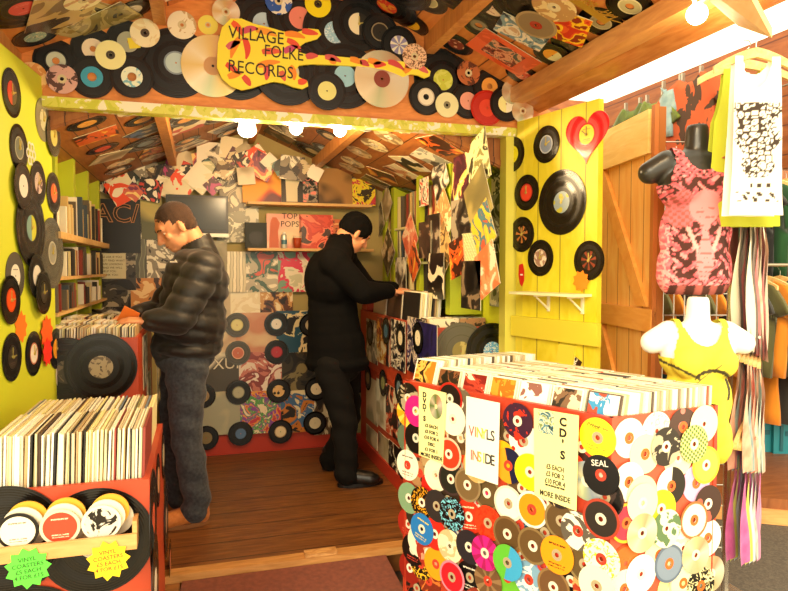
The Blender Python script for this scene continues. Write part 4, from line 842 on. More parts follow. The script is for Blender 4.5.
o = stand(284, z2, A(['#e8d8b0','#e0c898','#d88870'],4,'smooth'), 'cream cover with black capitals on the lower back shelf', .25); text('TOP\nPOPS', .058, INK, o, T(.04, .08, .0034), ext=.0004)
MB().prism([(-.11,-.12),(-.04,-.12),(-.045,.0),(-.03,.06),(-.055,.1),(-.085,.1),(-.1,.06)], .0032, .0036).obj('printed_figure', plain('#c86848', .6), parent=o)
stand(316, z2, A(['#d84830','#c83824','#e87858','#3a1c18'],6), 'scarlet cover with guitar player on the lower back shelf', .25)
stand(343, z2, A(['#e8b870','#c86838','#5c2c1c'],8), 'orange-cream cover behind the beanie on the lower back shelf', .22)
X = onY(297, 250, YB-.14).x; o = MB().lathe([(.022, 0), (.03, .075)], 20).obj('paper_cup', plain('#a84018', .5), smooth=True); MB().lathe([(.033, .075), (.033, .083), (.026, .09)], 20).obj('cup_lid', plain('#e0d0b0', .4), parent=o); o.matrix_world = Matrix.Translation((X, YB-.15, z2)); tag(o, 'brown paper coffee cup with pale lid on the lower back shelf', 'cup')
X = onY(284, 250, YB-.14).x; o = MB().lathe([(.018, 0), (.02, .004), (.02, .09), (.016, .1)], 18).obj('spray_can', plain('#c8ccc0', .3, .3), smooth=True); MB().lathe([(.0202, .03), (.0202, .06)], 18).obj('can_label', plain('#487888', .5), parent=o); MB().lathe([(.012, .1), (.012, .115)], 12).obj('cap', plain('#e0dcd0', .4), parent=o); o.matrix_world = Matrix.Translation((X, YB-.15, z2)); tag(o, 'grey spray can with blue label left of the paper cup', 'can')
# ---------------------------------------------------------------- right wall shelving
LM = plain('#a8b41c', .5); LM2 = plain('#d8dca0', .5); XS = 1.33
t = empty('wall_shelving', Matrix.Translation((XS, 3.3, 0))); tag(t, 'lime green shelving with uprights and white shelves along the right inner wall', 'shelving')
ups = [onplane(x, 230, Vector((XS,0,0)), Vector((1,0,0))).y for x in (392.5, 418, 448)]
for y in ups+[4.72]: MB().box(XS, XS+.19, y-.035, y+.035, 1.08, 1.97).obj('upright', LM, parent=t).matrix_local = Matrix.Translation((-XS, -3.3, 0))
MB().box(XS-.01, XS+.02, 3.02, 4.79, 1.93, 1.99).obj('top_rail', LM, parent=t).matrix_local = Matrix.Translation((-XS, -3.3, 0))
SH = []
for i, (zz) in enumerate((1.62, 1.38, 1.18)):
    for j in range(3):
        ya, yb = (sorted(ups)+[4.72])[j]+.036, (sorted(ups)+[4.72])[j+1]-.036
        MB().box(XS+.005, XS+.18, ya, yb, zz-.015, zz).obj('shelf_board', LM2, parent=t).matrix_local = Matrix.Translation((-XS, -3.3, 0))
        SH.append((ya, yb, zz, i, j))
SN = ['top', 'middle', 'lowest']; BN = ['nearest', 'middle', 'farthest']
SPM = [plain(c, .6) for c in ('#e8e0c8', '#2a241c', '#8a3020', '#c8a868', '#3c4850', '#d8c890', '#5c5040')]; SPN = ['cream', 'black', 'dark red', 'tan', 'slate', 'pale yellow', 'brown']
for ya, yb, zz, i, j in SH:
    y = ya+.01
    while y < yb-.02:
        q = random.randrange(7); th = random.choice([.012, .018, .02]); hh = random.uniform(.19, .24)
        if random.random() < .82:
            o = MB().box(0, .15, -th/2, th/2, 0, hh).obj('record_box', SPM[q]) if False else mo('shelved_sleeve', cached(('spn', th, q), lambda: MB().box(0, .15, -th/2, th/2, 0, .22).mesh('record_sleeve', SPM[q])))
            o.matrix_world = Matrix.Translation((XS+.02, y+th/2, zz+.001)) @ Matrix.Rotation(random.uniform(-.06, .06), 4, 'X'); kq = (q, i, j, 'r'); CQ[kq] = CQ.get(kq, -1)+1; tag(o, '%s %s sleeve on the %s shelf, %s bay of right lime shelving' % (ORD[CQ[kq]], SPN[q], SN[i], BN[j]), 'record sleeve', 'sleeves on the right shelving')
        y += th+random.uniform(.002, .012)
# hanging covers in front of the shelving (diamond wise)
RWL = Surf((XS-.012, 0, 0), (-1, 0, 0))
for x, y, m, ds, s, sp in [(387,203,COVERS[12],'brown picture cover hanging edge up near the back corner',.2,.7),(380,220,BWC[2],'black record cover hanging near the back corner',.2,.5),(388,252,COVERS[0],'brown photo cover hanging low near the back corner',.26,.75),(410,238,A(['#c8583c','#e08868','#e8d0b0'],8),'salmon cover hanging beside the middle upright',.24,.7),
 (440,177,BWC[0],'grey photo cover hanging at the top beside the third upright',.22,.5),(443,219,A(['#e0b078','#c88850','#e8d8a8'],8),'sandy cover tilted on the near upright',.25,.7),(443,250,A(['#8a7040','#c8a868','#5c4828'],8),'brown cover tilted under the sandy one',.24,.7),(414,262,COVERS[9],'orange cover hanging low by the middle upright',.2,.7),
 (424,192,A(['#d83c28','#e8e0c8','#2a2420'],14),'red lettered cover on the top shelf of the middle bay',.17,0),(433,235,BWC[2],'black photo cover on the middle shelf of the near bay',.24,0),(425,240,COVERS[6],'black cover standing on the middle shelf',.22,0),(436,276,A(['#14110e','#14110e','#e8dcb8'],5),'black cover with record print on the lowest shelf',.26,0),(401,275,BWC[0],'dark cover at the far end of the lowest shelf',.24,0),
 (463,180,A(['#3c1420','#5c2030','#e8c868','#d8d8c8'],6),'maroon framed cover with yellow figure near the door post',.29,-.15),(478,162,A(['#8a8448','#e0d8a0','#3c3820'],9),'black and cream sketch cover tilted by the door post',.25,.3),(461,225,BWC[2],'black cover with white figure near the door post',.27,0),(478,200,A(['#4c4828','#7a7040','#a89858'],5,'smooth'),'olive brown cover tilted near the door post',.26,.5),
 (483,230,A(['#e8d048','#e8c030','#487888','#c85838'],8),'yellow cover with figures tilted near the door post',.22,.55),(470,253,A(['#e0d890','#e8e4b0','#8a8458'],10,'text'),'pale round text poster near the door post',.2,0),(487,270,A(['#e87848','#e89868','#f0e0c0'],9),'orange portrait cover tilted low near the door post',.22,.4),(457,258,COVERS[9],'orange strip poster near the door post',.2,.2),(471,285,COVERS[6],'dark poster low near the door post',.24,0)]:
    cov(x, y, m, ds, s, sp, S=RWL)
PW = Surf((XR-.008, 0, 0), (-1, 0, 0))
for x, y, m, ds, s, s2 in [(500,150,COVERS[5],'maroon cover high beside the door post',.25,.25),(500,187,A(['#e0d8b8','#1c1814','#c8b890'],12),'white collage strip beside the door post',.2,.16),(500,222,BWC[1],'black and white photo strip beside the door post',.2,.3),(499,262,A(['#0e0c0a','#0e0c0a','#2c241c'],5),'black book style cover with white capitals beside the door post',.26,.22),(500,288,COVERS[4],'grey photo cover low beside the door post',.24,.2)]:
    o = sleeve(m, ds, s, s2); PW.put(o, x, y, s*.45, .004)
    if 'capitals' in ds: text('ELVIS', .07, plain('#e8e0c8', .6), o, T(.0, .07, .0035), ext=.0004)
star(PW, 506, 177, '#38c828', 'small bright green paper star beside the door post', .04)
# ---------------------------------------------------------------- left inner wall shelving
t = empty('wall_shelving', Matrix.Translation((XI, 3.3, 0))); tag(t, 'lime green shelving with thick wooden shelf on the left inner wall', 'shelving')
ML = Matrix.Translation((-XI, -3.3, 0))
LW = Vector((XI+.12, 0, 0))
for y in (3.35, 3.8, 4.25, 4.7): MB().box(XI+.001, XI+.09, y-.03, y+.03, 1.07, 1.95).obj('upright', LM, parent=t).matrix_local = ML
ZS = [1.52, 1.3, 1.16]
for zz, th_, m in ((1.5, .03, PL2), (1.3, .015, PL2), (1.14, .015, PL2)):
    MB().box(XI+.001, XI+.12+.02*(th_ > .02), 3.15, 4.75, zz-th_, zz).obj('shelf_board', m, parent=t).matrix_local = ML
MB().box(XI+.001, XI+.12, 3.15, 4.79, 1.93, 1.96).obj('shelf_board', m, parent=t).matrix_local = ML
for zz, nm, h0, h1 in ((1.5, 'thick wooden', .12, .24), (1.3, 'middle', .1, .16), (1.14, 'lower', .08, .13), (1.96, 'top', .05, .1)):
    y = 3.2
    while y < 4.68:
        q = random.randrange(7); th = random.choice([.012, .02, .03]); hh = random.uniform(h0, h1)
        if min(abs(y-c) for c in (3.35, 3.8, 4.25, 4.7)) > .055 and random.random() < .7:
            o = MB().box(0, .09, 0, th, 0, hh).obj('shelved_sleeve', SPM[q]); o.matrix_world = Matrix.Translation((XI+.02, y, zz+.001)); kq = (q, nm); CQ[kq] = CQ.get(kq, -1)+1; tag(o, '%s %s sleeve from the front on the %s shelf of the left wall' % (ORD[CQ[kq]], SPN[q], nm), 'record sleeve', 'sleeves on the left shelving')
        y += th+random.uniform(.003, .02)
# ================================================================ CRATES AND RECORDS IN THEM
CRM = plain('#b5401e', .45)
def crate(name, x0, x1, y0, y1, z0, z1, label, floor_z=None, lip=None):
    t = empty(name, Matrix.Translation((x0, y0, z0))); tag(t, label, 'crate'); L_ = Matrix.Translation((-x0, -y0, -z0)); th = .018
    for nm, bx in (('front_panel', (x0, x1, y0, y0+th, z0, z1)), ('back_panel', (x0, x1, y1-th, y1, z0, z1)), ('side_panel', (x0, x0+th, y0+th, y1-th, z0, z1)), ('side_panel', (x1-th, x1, y0+th, y1-th, z0, z1))):
        MB().box(*bx).obj(nm, CRM, parent=t).matrix_local = L_
    MB().box(x0+th, x1-th, y0+th, y1-th, (floor_z or z0)+.0, (floor_z or z0)+.012).obj('base_board', plain('#6a2010', .6), parent=t).matrix_local = L_
    return t
SPC = [('cream', '#ece4c8'), ('white', '#f2eee0'), ('pale yellow', '#e8dca0'), ('beige', '#d0c09a'), ('tan', '#b89868'), ('dark brown', '#4a3424'), ('black', '#1c1814'), ('dark red', '#8a3428'), ('grey-blue', '#68788a'), ('olive', '#7a7a48')]
WSP = [8, 7, 6, 5, 3, 2, 2, .6, .5, .6]
def spine_mesh(th, q, s, h): 
    return cached(('lpspine', th, q, s, h), lambda: MB().box(-th/2, th/2, 0, s, 0, h).mesh('record_sleeve', plain(SPC[q][1], .55)))
def lprow(x0, x1, y0, z0, s, ds, grp, thr=(.004, .005, .007), lean=0.0, h=None):
    x = x0; cn = {}; nm = 'single_sleeve' if s < .2 else 'record_sleeve'
    while x < x1:
        th = random.choice(thr); q = random.choices(range(10), WSP)[0]
        o = mo(nm, spine_mesh(th, q, s, h or s)); o.matrix_world = Matrix.Translation((x+th/2, y0+random.uniform(-.006, .006), z0+random.uniform(-.004, .004))) @ Matrix.Rotation(lean+random.uniform(-.015, .015), 4, 'Y')
        cn[q] = cn.get(q, -1)+1; tag(o, '%s %s' % (SPC[q][0], ds.replace(' in the', ', %s of its colour from the left in' % ORD[cn[q]], 1).replace(' behind', ', %s of its colour from left behind' % ORD[cn[q]], 1)), 'record sleeve', grp); x += th+random.uniform(.0008, .0025)
# crate at front left
crate('record_crate', -.59, -.145, 1.95, 2.64, -.15, .74, 'red crate at the front left packed with cream spined records, coaster ledge on its face', .58)
lprow(-.565, -.17, 1.985, .595, .285, 'sleeve in the front row of the front left crate', 'sleeves, front row, front left crate', lean=.04)
lprow(-.565, -.17, 2.31, .595, .27, 'sleeve in the back row of the front left crate', 'sleeves, back row, front left crate', lean=.04)
FC = Surf((0, 1.95, 0), (0, -1, 0)); FCS = Surf((-.145, 0, 0), (1, 0, 0))
for x, y, lab, ds in ((97,541,'#d8d0b0','large black record in the middle of the front left crate face'),(5,541,'#c8c0a0','large black record at the picture edge on the front left crate face'),(108,650,'#c8b890','large black record at the bottom corner of the front left crate face'),(30,640,'#e0d4a8','large black record low on the front left crate face')):
    o = record('lp', lab, label=ds); FC.put(o, x, y, .15, .003)
for i, (x, y, k, c) in enumerate([(153,520,'lp','#d85838'),(158,480,'seven','#e8a070'),(163,455,'seven','#c8b890'),(155,585,'lp','#e8e0c8'),(166,520,'lp','#b89070'),(170,560,'seven','#d87850')]):
    o = record(k, c, label='%s record, %s along the right side of the front left crate' % ({'lp': 'large black', 'seven': 'small black'}[k], ORD[i])); FCS.put(o, x, y, {'lp': .15, 'seven': .0875}[k], .003)
# ledge with stacks of record coasters
a = FC.P(-6, 549); b_ = FC.P(139, 523); zc = (a.z+b_.z)/2-.0
t = empty('coaster_ledge', Matrix.Translation((a.x, 1.95, zc))); tag(t, 'narrow pale wooden ledge holding round coasters on the front left crate', 'ledge')
PLW = wood('#c88848', '#e0a868', (1, 6, 6)); Wd = b_.x-a.x
ly = -.062
MB().box(0, Wd, ly, -.004, -.03, -.018).obj('ledge_board', PLW, parent=t); MB().box(0, Wd, ly-.01, ly, -.03, .012).obj('front_lip', PLW, parent=t)
MB().box(Wd-.012, Wd, ly, -.004, -.018, .045).obj('end_stop', PLW, parent=t)
for i, (x, y, c1, c2, p, rim, ds) in enumerate([(23,520,'#ece4cc','#7a7060','text','#14110e','white labelled black rimmed'),(64,518,'#c8442c','#f0d0b0','text','#e8d0b0','red labelled'),(104,512,'#1c1814','#d8d0c0','photo','#e8e0c8','black printed')]):
    for j in range(4):
        P = FC.P(x, y); rr = .05
        cc = [rim, '#e8dcc0', '#d8a030', '#b8b09a'][j] if j else rim
        o = MB().ring(0, rr, 0, .004, 36).obj('round_coaster', plain(cc, .4))
        if j == 0: MB().ring(0, rr*.84, .0041, .0047, 32).obj('printed_label', discmat(c1, c2, p, rr*.84), parent=o)
        zz = zc-.016+rr
        o.matrix_world = frame(Vector((P.x+.010*j*(1 if i != 1 else .6), 1.95+ly+.012+.009*j, zz+.012*j*(j < 3)+.012)), (0, -1, 0), spin=0) @ Matrix.Rotation(.1, 4, 'X')
        tag(o, '%s round coaster, %s from the front of its stack on the ledge' % (ds, ORD[j]), 'coaster', 'round coasters on the ledge')
for x, y, c, ds, tx in ((35,556,'#58d83c','lime green star tag reading vinyl coasters under the ledge','VINYL\nCOASTERS\n£5 EACH\n4 FOR £15'),(112,549,'#f0c818','yellow-orange star tag reading vinyl coasters at the ledge right end','VINYL\nCOASTERS\n£5 EACH\n4 FOR £15')):
    o = MB().prism(starpoly(11, .044, .056), 0, .001).obj('price_star', plain(c, .6)); tag(o, ds, 'price tag'); P = FC.P(x, y); o.matrix_world = frame(Vector((P.x, 1.95+ly-.0125, P.z)), (0, -1, 0), spin=.08)
    text(tx, .0155, plain('#2c3a10' if 'lime' in ds else '#7a2c10', .6), o, T(0, 0, .0014), ext=.0003)
# second crate inside on the left
crate('record_crate', -.70, -.27, 3.1, 3.95, 0, 1.03, 'red crate inside the hut at left with small singles, browsed by the man', .88)
lprow(-.67, -.29, 3.13, .895, .18, 'single in the front row of the inner left crate', 'singles, front row, inner left crate', (.003, .005), .03)
lprow(-.67, -.29, 3.34, .905, .18, 'single in the second row of the inner left crate', 'singles, second row, inner left crate', (.004, .006), .03)
lprow(-.67, -.29, 3.55, .915, .18, 'single in the third row of the inner left crate', 'singles, third row, inner left crate', (.004, .006), .03)
F2 = Surf((0, 3.1, 0), (0, -1, 0)); F2S = Surf((-.27, 0, 0), (1, 0, 0))
for x, y, k, lab, ds in ((66,372,'lp','#3a342c','large black record at the left on the inner crate face'),(101,367,'lp','#a89878','large black record with grey-brown label on the inner crate face'),(98,436,'lp','#4c443a','large black record low on the inner crate face')):
    o = record(k, lab, '#6a5c48', 'photo', label=ds); F2.put(o, x, y, .15, .003)
for i, (x, y, m) in enumerate([(145,360,BWC[0]),(149,395,COVERS[0]),(152,425,BWC[1]),(158,380,COVERS[3]),(161,415,COVERS[6]),(156,450,COVERS[12]),(165,440,BWC[2])]):
    cov(x, y, m, 'picture cover, %s on the right side of the inner left crate' % ORD[i], .26, 0, S=F2S)
# right hand bins inside
RBX, RBY = 1.15, 3.15
crate('record_bin', RBX, 1.52, RBY, 4.72, 0, .62, 'lower red record bin along the right wall covered with photo covers', .5)
crate('record_bin', RBX, 1.52, RBY, 4.72, .625, 1.03, 'upper red record bin along the right wall with two big records on its end', .86)
RF = Surf((0, RBY, 0), (0, -1, 0)); RS = Surf((RBX, 0, 0), (-1, 0, 0))
o = record('lp', '#8a7c40', '#b8a860', 'photo', None, vinyl('#5c5844', .35), 'large grey record with olive label on the end of the upper right bin'); RF.put(o, 461, 351, .15, .003)
o = record('lp', '#58a0c8', '#e0e0d0', 'splat', None, None, 'large black record with sky blue label on the end of the upper right bin'); RF.put(o, 492, 351, .15, .003)
for i, (x, y, m, s, ds) in enumerate([(372,341,COVERS[4],.3,'grey cover at the far end of the upper bin side'),(383,341,COVERS[1],.3,'orange-brown group cover on the upper bin side'),(398,345,art(['#100c0c','#14101c','#e8dcc0','#3a2c28'],16),.3,'black cover with dancing figures on the upper bin side'),(416,346,art(['#141018','#1c1838','#d8c8b0','#3c3060'],15),.31,'dark cover with crowd on the upper bin side'),(428,350,art(['#1c1844','#282058','#181430'],5),.28,'deep blue cover at the near end of the upper bin side'),
 (372,400,A(['#b8a880','#8a8868','#d8c8a0'],5,'smooth'),.31,'beige cover at the far end of the lower bin side'),(383,405,A(['#b8b898','#e8e0c0','#a89870'],6,'smooth'),.31,'pale blue-grey cover on the lower bin side'),(393,412,art(['#14110e','#14110e','#c84c24','#e0d0a8'],10),.31,'black cover with red figure on the lower bin side'),(406,420,art(['#14110e','#3c5868','#d8c8a0'],11),.31,'dark and teal cover at the near end of the lower bin side'),
 (372,450,A(['#c8b888','#e0d8b0','#8a8868'],5,'smooth'),.31,'sand coloured cover on the lower bin near the floor'),(385,460,A(['#d8d0a8','#a89870','#5c5440'],6,'smooth'),.31,'pale cover with bird shape near the floor'),(396,470,art(['#14110e','#14110e','#e8dcb8'],9),.31,'black and white cover near the floor'),(408,480,art(['#14110e','#3a1c14','#b84a24'],9),.31,'black and rust cover near the floor by the counter')]):
    cov(x, y, m, ds, s, 0, S=RS)
for x, y, lab, ds in ((370,333,'#4a5058','first'),(386,331,'#50889c','second'),(400.5,338,'#ece0b8','third'),(418,338,'#ece4c0','fourth')):
    o = record('seven', lab, label='small black record, %s from the far end on the upper bin side' % ds); RS.put(o, x, y, .0875, .003)
for x, y, lab, ds in ((383,383,'#8a8c50','first'),(399,388,'#6a8088','second'),(368,378,'#a08858','third')):
    o = record('seven', lab, label='small black record, %s one on the lower bin side' % ds); RS.put(o, x, y, .0875, .003)
struct(MB().box(RBX-.022, RBX-.001, RBY, 4.76, 0, .09).obj('baseboard_right', RED))
for i, (ya, xa_) in enumerate(((3.52, 1.18), (3.86, 1.18), (4.2, 1.18))):
    lprow(xa_, 1.315, ya, .885, .31, 'sleeve in the %s long row on the right bin' % ORD[i], 'sleeves, %s row, right bin' % ORD[i], (.004, .006, .008), .08)
# small picture cards dividing the singles in front
for i, (x, y, c) in enumerate([(441,311,'#ece0b8'),(452,311,'#e8d8b0'),(462,312,'#e8dcb0'),(475,312,'#f0e8c8'),(486,313,'#e8dcb8'),(484,308,'#4a9080'),(500,310,'#e0b078'),(417,312,'#d8c898'),(425,313,'#c8b078')]):
    nm = ['cream','buff','sand','white','pale','teal','peach','khaki','brownish'][i]
    P = onY(x, y, RBY+.08+.02*(i%3)); o = MB().box(-.075, .075, -.003, .003, 0, .17).obj('picture_card', art([c, c, '#5c4c34'], 12), ); o.matrix_world = Matrix.Translation((min(max(P.x, 1.245), 1.42), P.y, .9)) @ Matrix.Rotation(-.2, 4, 'X')
    tag(o, '%s divider card standing among singles on the upper right bin' % nm, 'card')
lprow(1.18, 1.5, RBY+.16, .88, .18, 'single behind the cards on the upper right bin', 'singles behind the cards, right bin', (.004, .006), .1)
# wooden box of records in front of the man in the beanie
bx = crate('wooden_box', 1.155, 1.3, 4.56, 4.7, 1.035, 1.13, 'small wooden box at the far end of the right bin by the man', 1.04)
# ================================================================ CLOTHES STALL
def sheet(name, inside, x0, x1, z0, z1, st, yf, mats, parent=None, attr=None, side=None):
    # cloth sheets front and back, cut by inside(x, z); yf(x, z, side) gives the fold depth
    b = MB(); nx = int((x1-x0)/st); nz = int((z1-z0)/st); V = {}
    for sd_ in (0, 1):
        for i in range(nx+1):
            for j in range(nz+1):
                x = x0+i*st; z = z0+j*st; xx = max(-side(z), min(side(z), x)) if side else x; V[sd_, i, j] = b.bm.verts.new((xx, yf(xx, z, sd_), z))
    for sd_ in (0, 1):
        for i in range(nx):
            for j in range(nz):
                if side and abs(V[sd_, i, j].co.x-V[sd_, i+1, j].co.x)+abs(V[sd_, i, j+1].co.x-V[sd_, i+1, j+1].co.x) < 1e-5: continue
                if inside((V[sd_, i, j].co.x+V[sd_, i+1, j].co.x)/2, z0+(j+.5)*st, sd_):
                    b.face([V[sd_, i, j], V[sd_, i+1, j], V[sd_, i+1, j+1], V[sd_, i, j+1]])
    for v in list(b.bm.verts):
        if not v.link_faces: b.bm.verts.remove(v)
    bmesh.ops.smooth_vert(b.bm, verts=[v for v in b.bm.verts if v.is_boundary], factor=.5, use_axis_x=True, use_axis_z=True)
    me = b.mesh(name, *mats, smooth=True)
    if attr: ink(me, attr)
    return mo(name, me, parent)
def ink(me, fn):
    ca = me.color_attributes.new('ink', 'FLOAT_COLOR', 'POINT')
    for v in me.vertices: ca.data[v.index].color = hexc(fn(v.co.x, v.co.y, v.co.z))
def hanger(parent=None, w_=.2, m=None, hook=True):
    m = m or wood('#d8a860', '#ecc888', (6, 6, 6), .4); b = MB()
    P_ = []; n = 14
    top = [(-w_+2*w_*i/n, .03*math.cos((i/n-.5)*PI)**1.0+.035*(1-abs(2*i/n-1))**.8-.045) for i in range(n+1)]
    b2 = top+[(x, z-.03-.004*math.cos(x*20)) for x, z in top[::-1]]
    g_ = MB().prism(b2, -.007, .007); bmesh.ops.rotate(g_.bm, verts=g_.bm.verts, cent=(0,0,0), matrix=Matrix.Rotation(PI/2, 3, 'X'))
    o = g_.obj('hanger', m, parent=parent)
    if hook: MB().tube([(0, 0, .02), (0, 0, .05), (.012, 0, .062), (.02, 0, .075), (.012, 0, .09), (-.004, 0, .092), (-.014, 0, .083)], .0022, 8).obj('hook', plain('#b8b4a8', .25, .9), parent=o)
    return o
def tank_in(hw, L_, strap=.035, neck=.12, arm=.2, flare=.02):
    def f(x, z, sd_):
        # z: 0 at shoulder, -L at hem
        ax = abs(x); nd = neck if sd_ == 0 else neck*.5
        if z < -L_: return False
        if z > -nd and ax < (.052)*math.sqrt(max(0, 1-(-z/nd)**2)) + .0: return False
        return True
    return f
def tank_side(hw, L_, strap=.035, arm=.2, flare=.02): return lambda z: hw+flare*(-z/L_) if z < -arm else strap+.045+(hw-strap-.045+flare*arm/L_)*(max(0, -z)/arm)**2.2
def hash2(x, y): return (math.sin(x*127.1+y*311.7)*43758.5453)%1
def vor(x, z, s):
    gx, gz = math.floor(x*s), math.floor(z*s); d1 = d2 = 9
    for i in (-1, 0, 1):
        for j in (-1, 0, 1):
            cx, cz = gx+i+hash2(gx+i, gz+j), gz+j+hash2(gz+j+7, gx+i)
            d = math.hypot(x*s-cx, z*s-cz)
            if d < d1: d1, d2 = d, d1
            elif d < d2: d2 = d
    return d1, d2
# white vest with printed crowd, hung close to the camera
def vest_ink(x, y, z):
    W_ = '#f6f2e4'; K = '#3a2c20'
    if y > 0.0: return W_
    if -.43 < z < -.16 and abs(x+.0) < .076-.03*max(0, (-z-.3)/.1)+.012*math.sin(z*60):
        d1, d2 = vor(x, z, 42)
        if d2-d1 < .2 or .0 < d1 < .12 or hash2(math.floor(x*42)+3, math.floor(z*42)) > .8 and d1 > .4 or (.30 < d1 < .36 and hash2(math.floor(x*40), math.floor(z*40)) > .4): return K
    if -.51 < z < -.475 and abs(x+.0) < .08 and math.sin(x*150+math.sin(z*90))*math.sin(z*140+x*20) > .25: return K
    if -.465 < z < -.445 and abs(x-.01) < .035 and math.sin(x*220) > .1: return K
    if -.075 < z < -.06 and abs(x) < .022 and math.sin(x*300) > -.2 and sheet_side(y): return '#5c4c34'
    return W_
sheet_side = lambda y: True
def vest(P, rz, label, colf=None, m=None, hw=.125, L_=.55, st=.005, neck=.11, hang=True, name='tank_top', cat='vest', w_=.19):
    f = tank_in(hw, L_, .038, neck, .2)
    yf = lambda x, z, s: (-.012 if s == 0 else .012)*(1+1.2*min(1, -z/.4))+.006*math.sin(x*55+z*9)*min(1, -z/.15)+.004*math.sin(x*23-z*12)
    t = sheet(name, f, -hw-.03, hw+.03, -L_-.01, 0, st, yf, [attrmat(0) if colf else m], attr=colf, side=tank_side(hw, L_, .038, .2 if L_ > .4 else .12))
    t.matrix_world = Matrix.Translation(P) @ Matrix.Rotation(rz, 4, 'Z'); tag(t, label, cat)
    if hang:
        h = hanger(None, w_); h.matrix_world = t.matrix_world @ Matrix.Translation((0, 0, .012)); tag(h, 'pale wooden hanger holding the '+label.split(' ')[0]+' top at upper right' if False else 'wooden hanger for the '+label, 'hanger')
    return t
fr = -yaw
P = at(756, 57, 2.3)
vest(P, fr+.02, 'white vest with dark printed crowd', vest_ink, hw=.078, L_=.56, neck=.11, w_=.15)
vest(at(745, 68, 2.45), fr-.1, 'lime green vest behind the white one', None, cloth('#b8c030'), hw=.11, L_=.60, st=.006, w_=.17)
def tee_pts(hw=.22, L_=.68, sl=.2, sw=.09): return [(-.07,0),(-.03,-.03),(.03,-.03),(.07,0),(hw-.02,-.035),(hw+.09,-sl),(hw-.0,-sl-.03),(hw-.045,-.14),(hw-.03,-L_),(-hw+.03,-L_),(-hw+.045,-.14),(-hw,-sl-.03),(-hw-.09,-sl),(-hw+.02,-.035)]
def tee_mesh(hw, L_, sl, m, th=.03):
    def f():
        b = MB(); pts = tee_pts(hw, L_, sl); b.prism([(p[0], p[1]) for p in pts], -th/2, th/2)
        bmesh.ops.triangulate(b.bm, faces=[q for q in b.bm.faces if len(q.verts) > 4])
        bmesh.ops.subdivide_edges(b.bm, edges=b.bm.edges, cuts=3, use_grid_fill=True)
        bmesh.ops.rotate(b.bm, verts=b.bm.verts, cent=(0,0,0), matrix=Matrix.Rotation(PI/2, 3, 'X'))
        for v in b.bm.verts: v.co.y += .012*math.sin(v.co.x*30+v.co.z*8)*min(1, -v.co.z/.2)
        return b.mesh('shirt', m, smooth=True)
    return cached(('tee', hw, L_, sl, id(m)), f)
# tees clipped on a line along the neighbouring fascia boards
b = MB().tube([(2.27, 3.9, 2.06), (2.27, 1.6, 2.08)], .004); o = b.obj('wire_line', plain('#8a8070', .4, .7)); tag(o, 'thin wire line stretched along the boards of the next stall', 'wire')
WS = Surf((2.285, 0, 0), (-1, 0, 0))
def wallcloth(x, y, m, ds, hw, L_, kind='tee', cat='shirt'):
    P = onplane(x, y, Vector((2.24, 0, 0)), Vector((1, 0, 0)))
    o = mo('hanging_'+kind, tee_mesh(hw, L_, .14, m)); o.matrix_world = Matrix.Translation(P) @ Matrix.Rotation(-PI/2, 4, 'Z'); tag(o, ds, cat)
    for s in (-1, 1):
        c = MB().box(-.006, .006, -.008, .008, -.02, .03).obj('clip', plain('#a8a090', .3, .7), parent=o); c.location = (s*.06, 0, .0)
    return o
wallcloth(692, 76, art(['#b8552c', '#b8552c', '#4a3424'], 7, 'noise', .9), 'rust brown tee with dark loops hung on the boards', .2, .55)
wallcloth(633, 106, cloth('#5c6c1c', '#3c4c14', 20), 'olive green bunched top clipped to the line above the pine door', .14, .16)
wallcloth(655, 98, cloth('#6a7820', '#48581c', 20), 'moss green bunched top clipped to the line', .12, .14)
wallcloth(672, 84, cloth('#90a8a8', '#688890', 20), 'pale blue-grey cloth hung beside the rust tee', .06, .26)
# rails of clothes in the next stall
RAILN = [('pale pink', '#d89888'), ('maroon', '#6a1c20'), ('crimson', '#a82430'), ('dark green', '#1c4c24'), ('forest green', '#245c30'), ('black', '#1c1a18'), ('charcoal', '#33302c'), ('white', '#e8e0cc'), ('orange', '#e08820'), ('olive', '#5c5830'), ('teal', '#3c7078'), ('navy', '#28304c')]
def rail(P0, P1, cols, n, hw, L_, sl, ang, ds, hw_h=.19):
    P0 = Vector(P0); P1 = Vector(P1); o = MB().tube([P0, P1], .011, 10).obj('clothes_rail', plain('#a89c88', .3, .8)); tag(o, 'metal '+ds.split(',')[0]+' clothes rail in the next stall', 'rail')
    d = (P1-P0); a = math.atan2(d.y, d.x)+PI/2+ang
    cnt = {}
    for i in range(n):
        P = P0+d*((i+.5)/n); q = cols[i % len(cols)]; nm, hx = RAILN[q]; cnt[q] = cnt.get(q, 0)+1
        o = mo('hanging_shirt', tee_mesh(hw, L_, sl, cloth(hx), .022)); o.matrix_world = Matrix.Translation(P-Vector((0, 0, .1))) @ Matrix.Rotation(a+random.uniform(-.06, .06), 4, 'Z')
        tag(o, '%s shirt on the %s, %s of its colour from the left' % (nm, ds, ORD[cnt[q]-1]), 'shirt', 'shirts on the '+ds)
        h = hanger(None, hw_h); h.matrix_world = o.matrix_world @ Matrix.Translation((0, 0, .012)); tag(h, 'wooden hanger of the %s %s shirt on the %s' % (ORD[cnt[q]-1], nm, ds), 'hanger', 'hangers on the '+ds)
rail((2.75, 3.75, 1.36), (4.4, 2.95, 1.36), [8, 9, 8, 6, 9, 8, 5, 8, 6, 9], 22, .19, .62, .2, .45, 'middle rail')
rail((2.85, 4.0, 2.02), (4.6, 3.15, 2.02), [0, 2, 1, 3, 5, 4, 6, 7, 3, 4, 5, 3], 22, .17, .66, .16, .35, 'upper rail')
rail((2.85, 4.05, .86), (4.6, 3.2, .86), [9, 8, 6, 10, 5, 9, 6, 8], 18, .16, .5, .1, .5, 'lower rail')
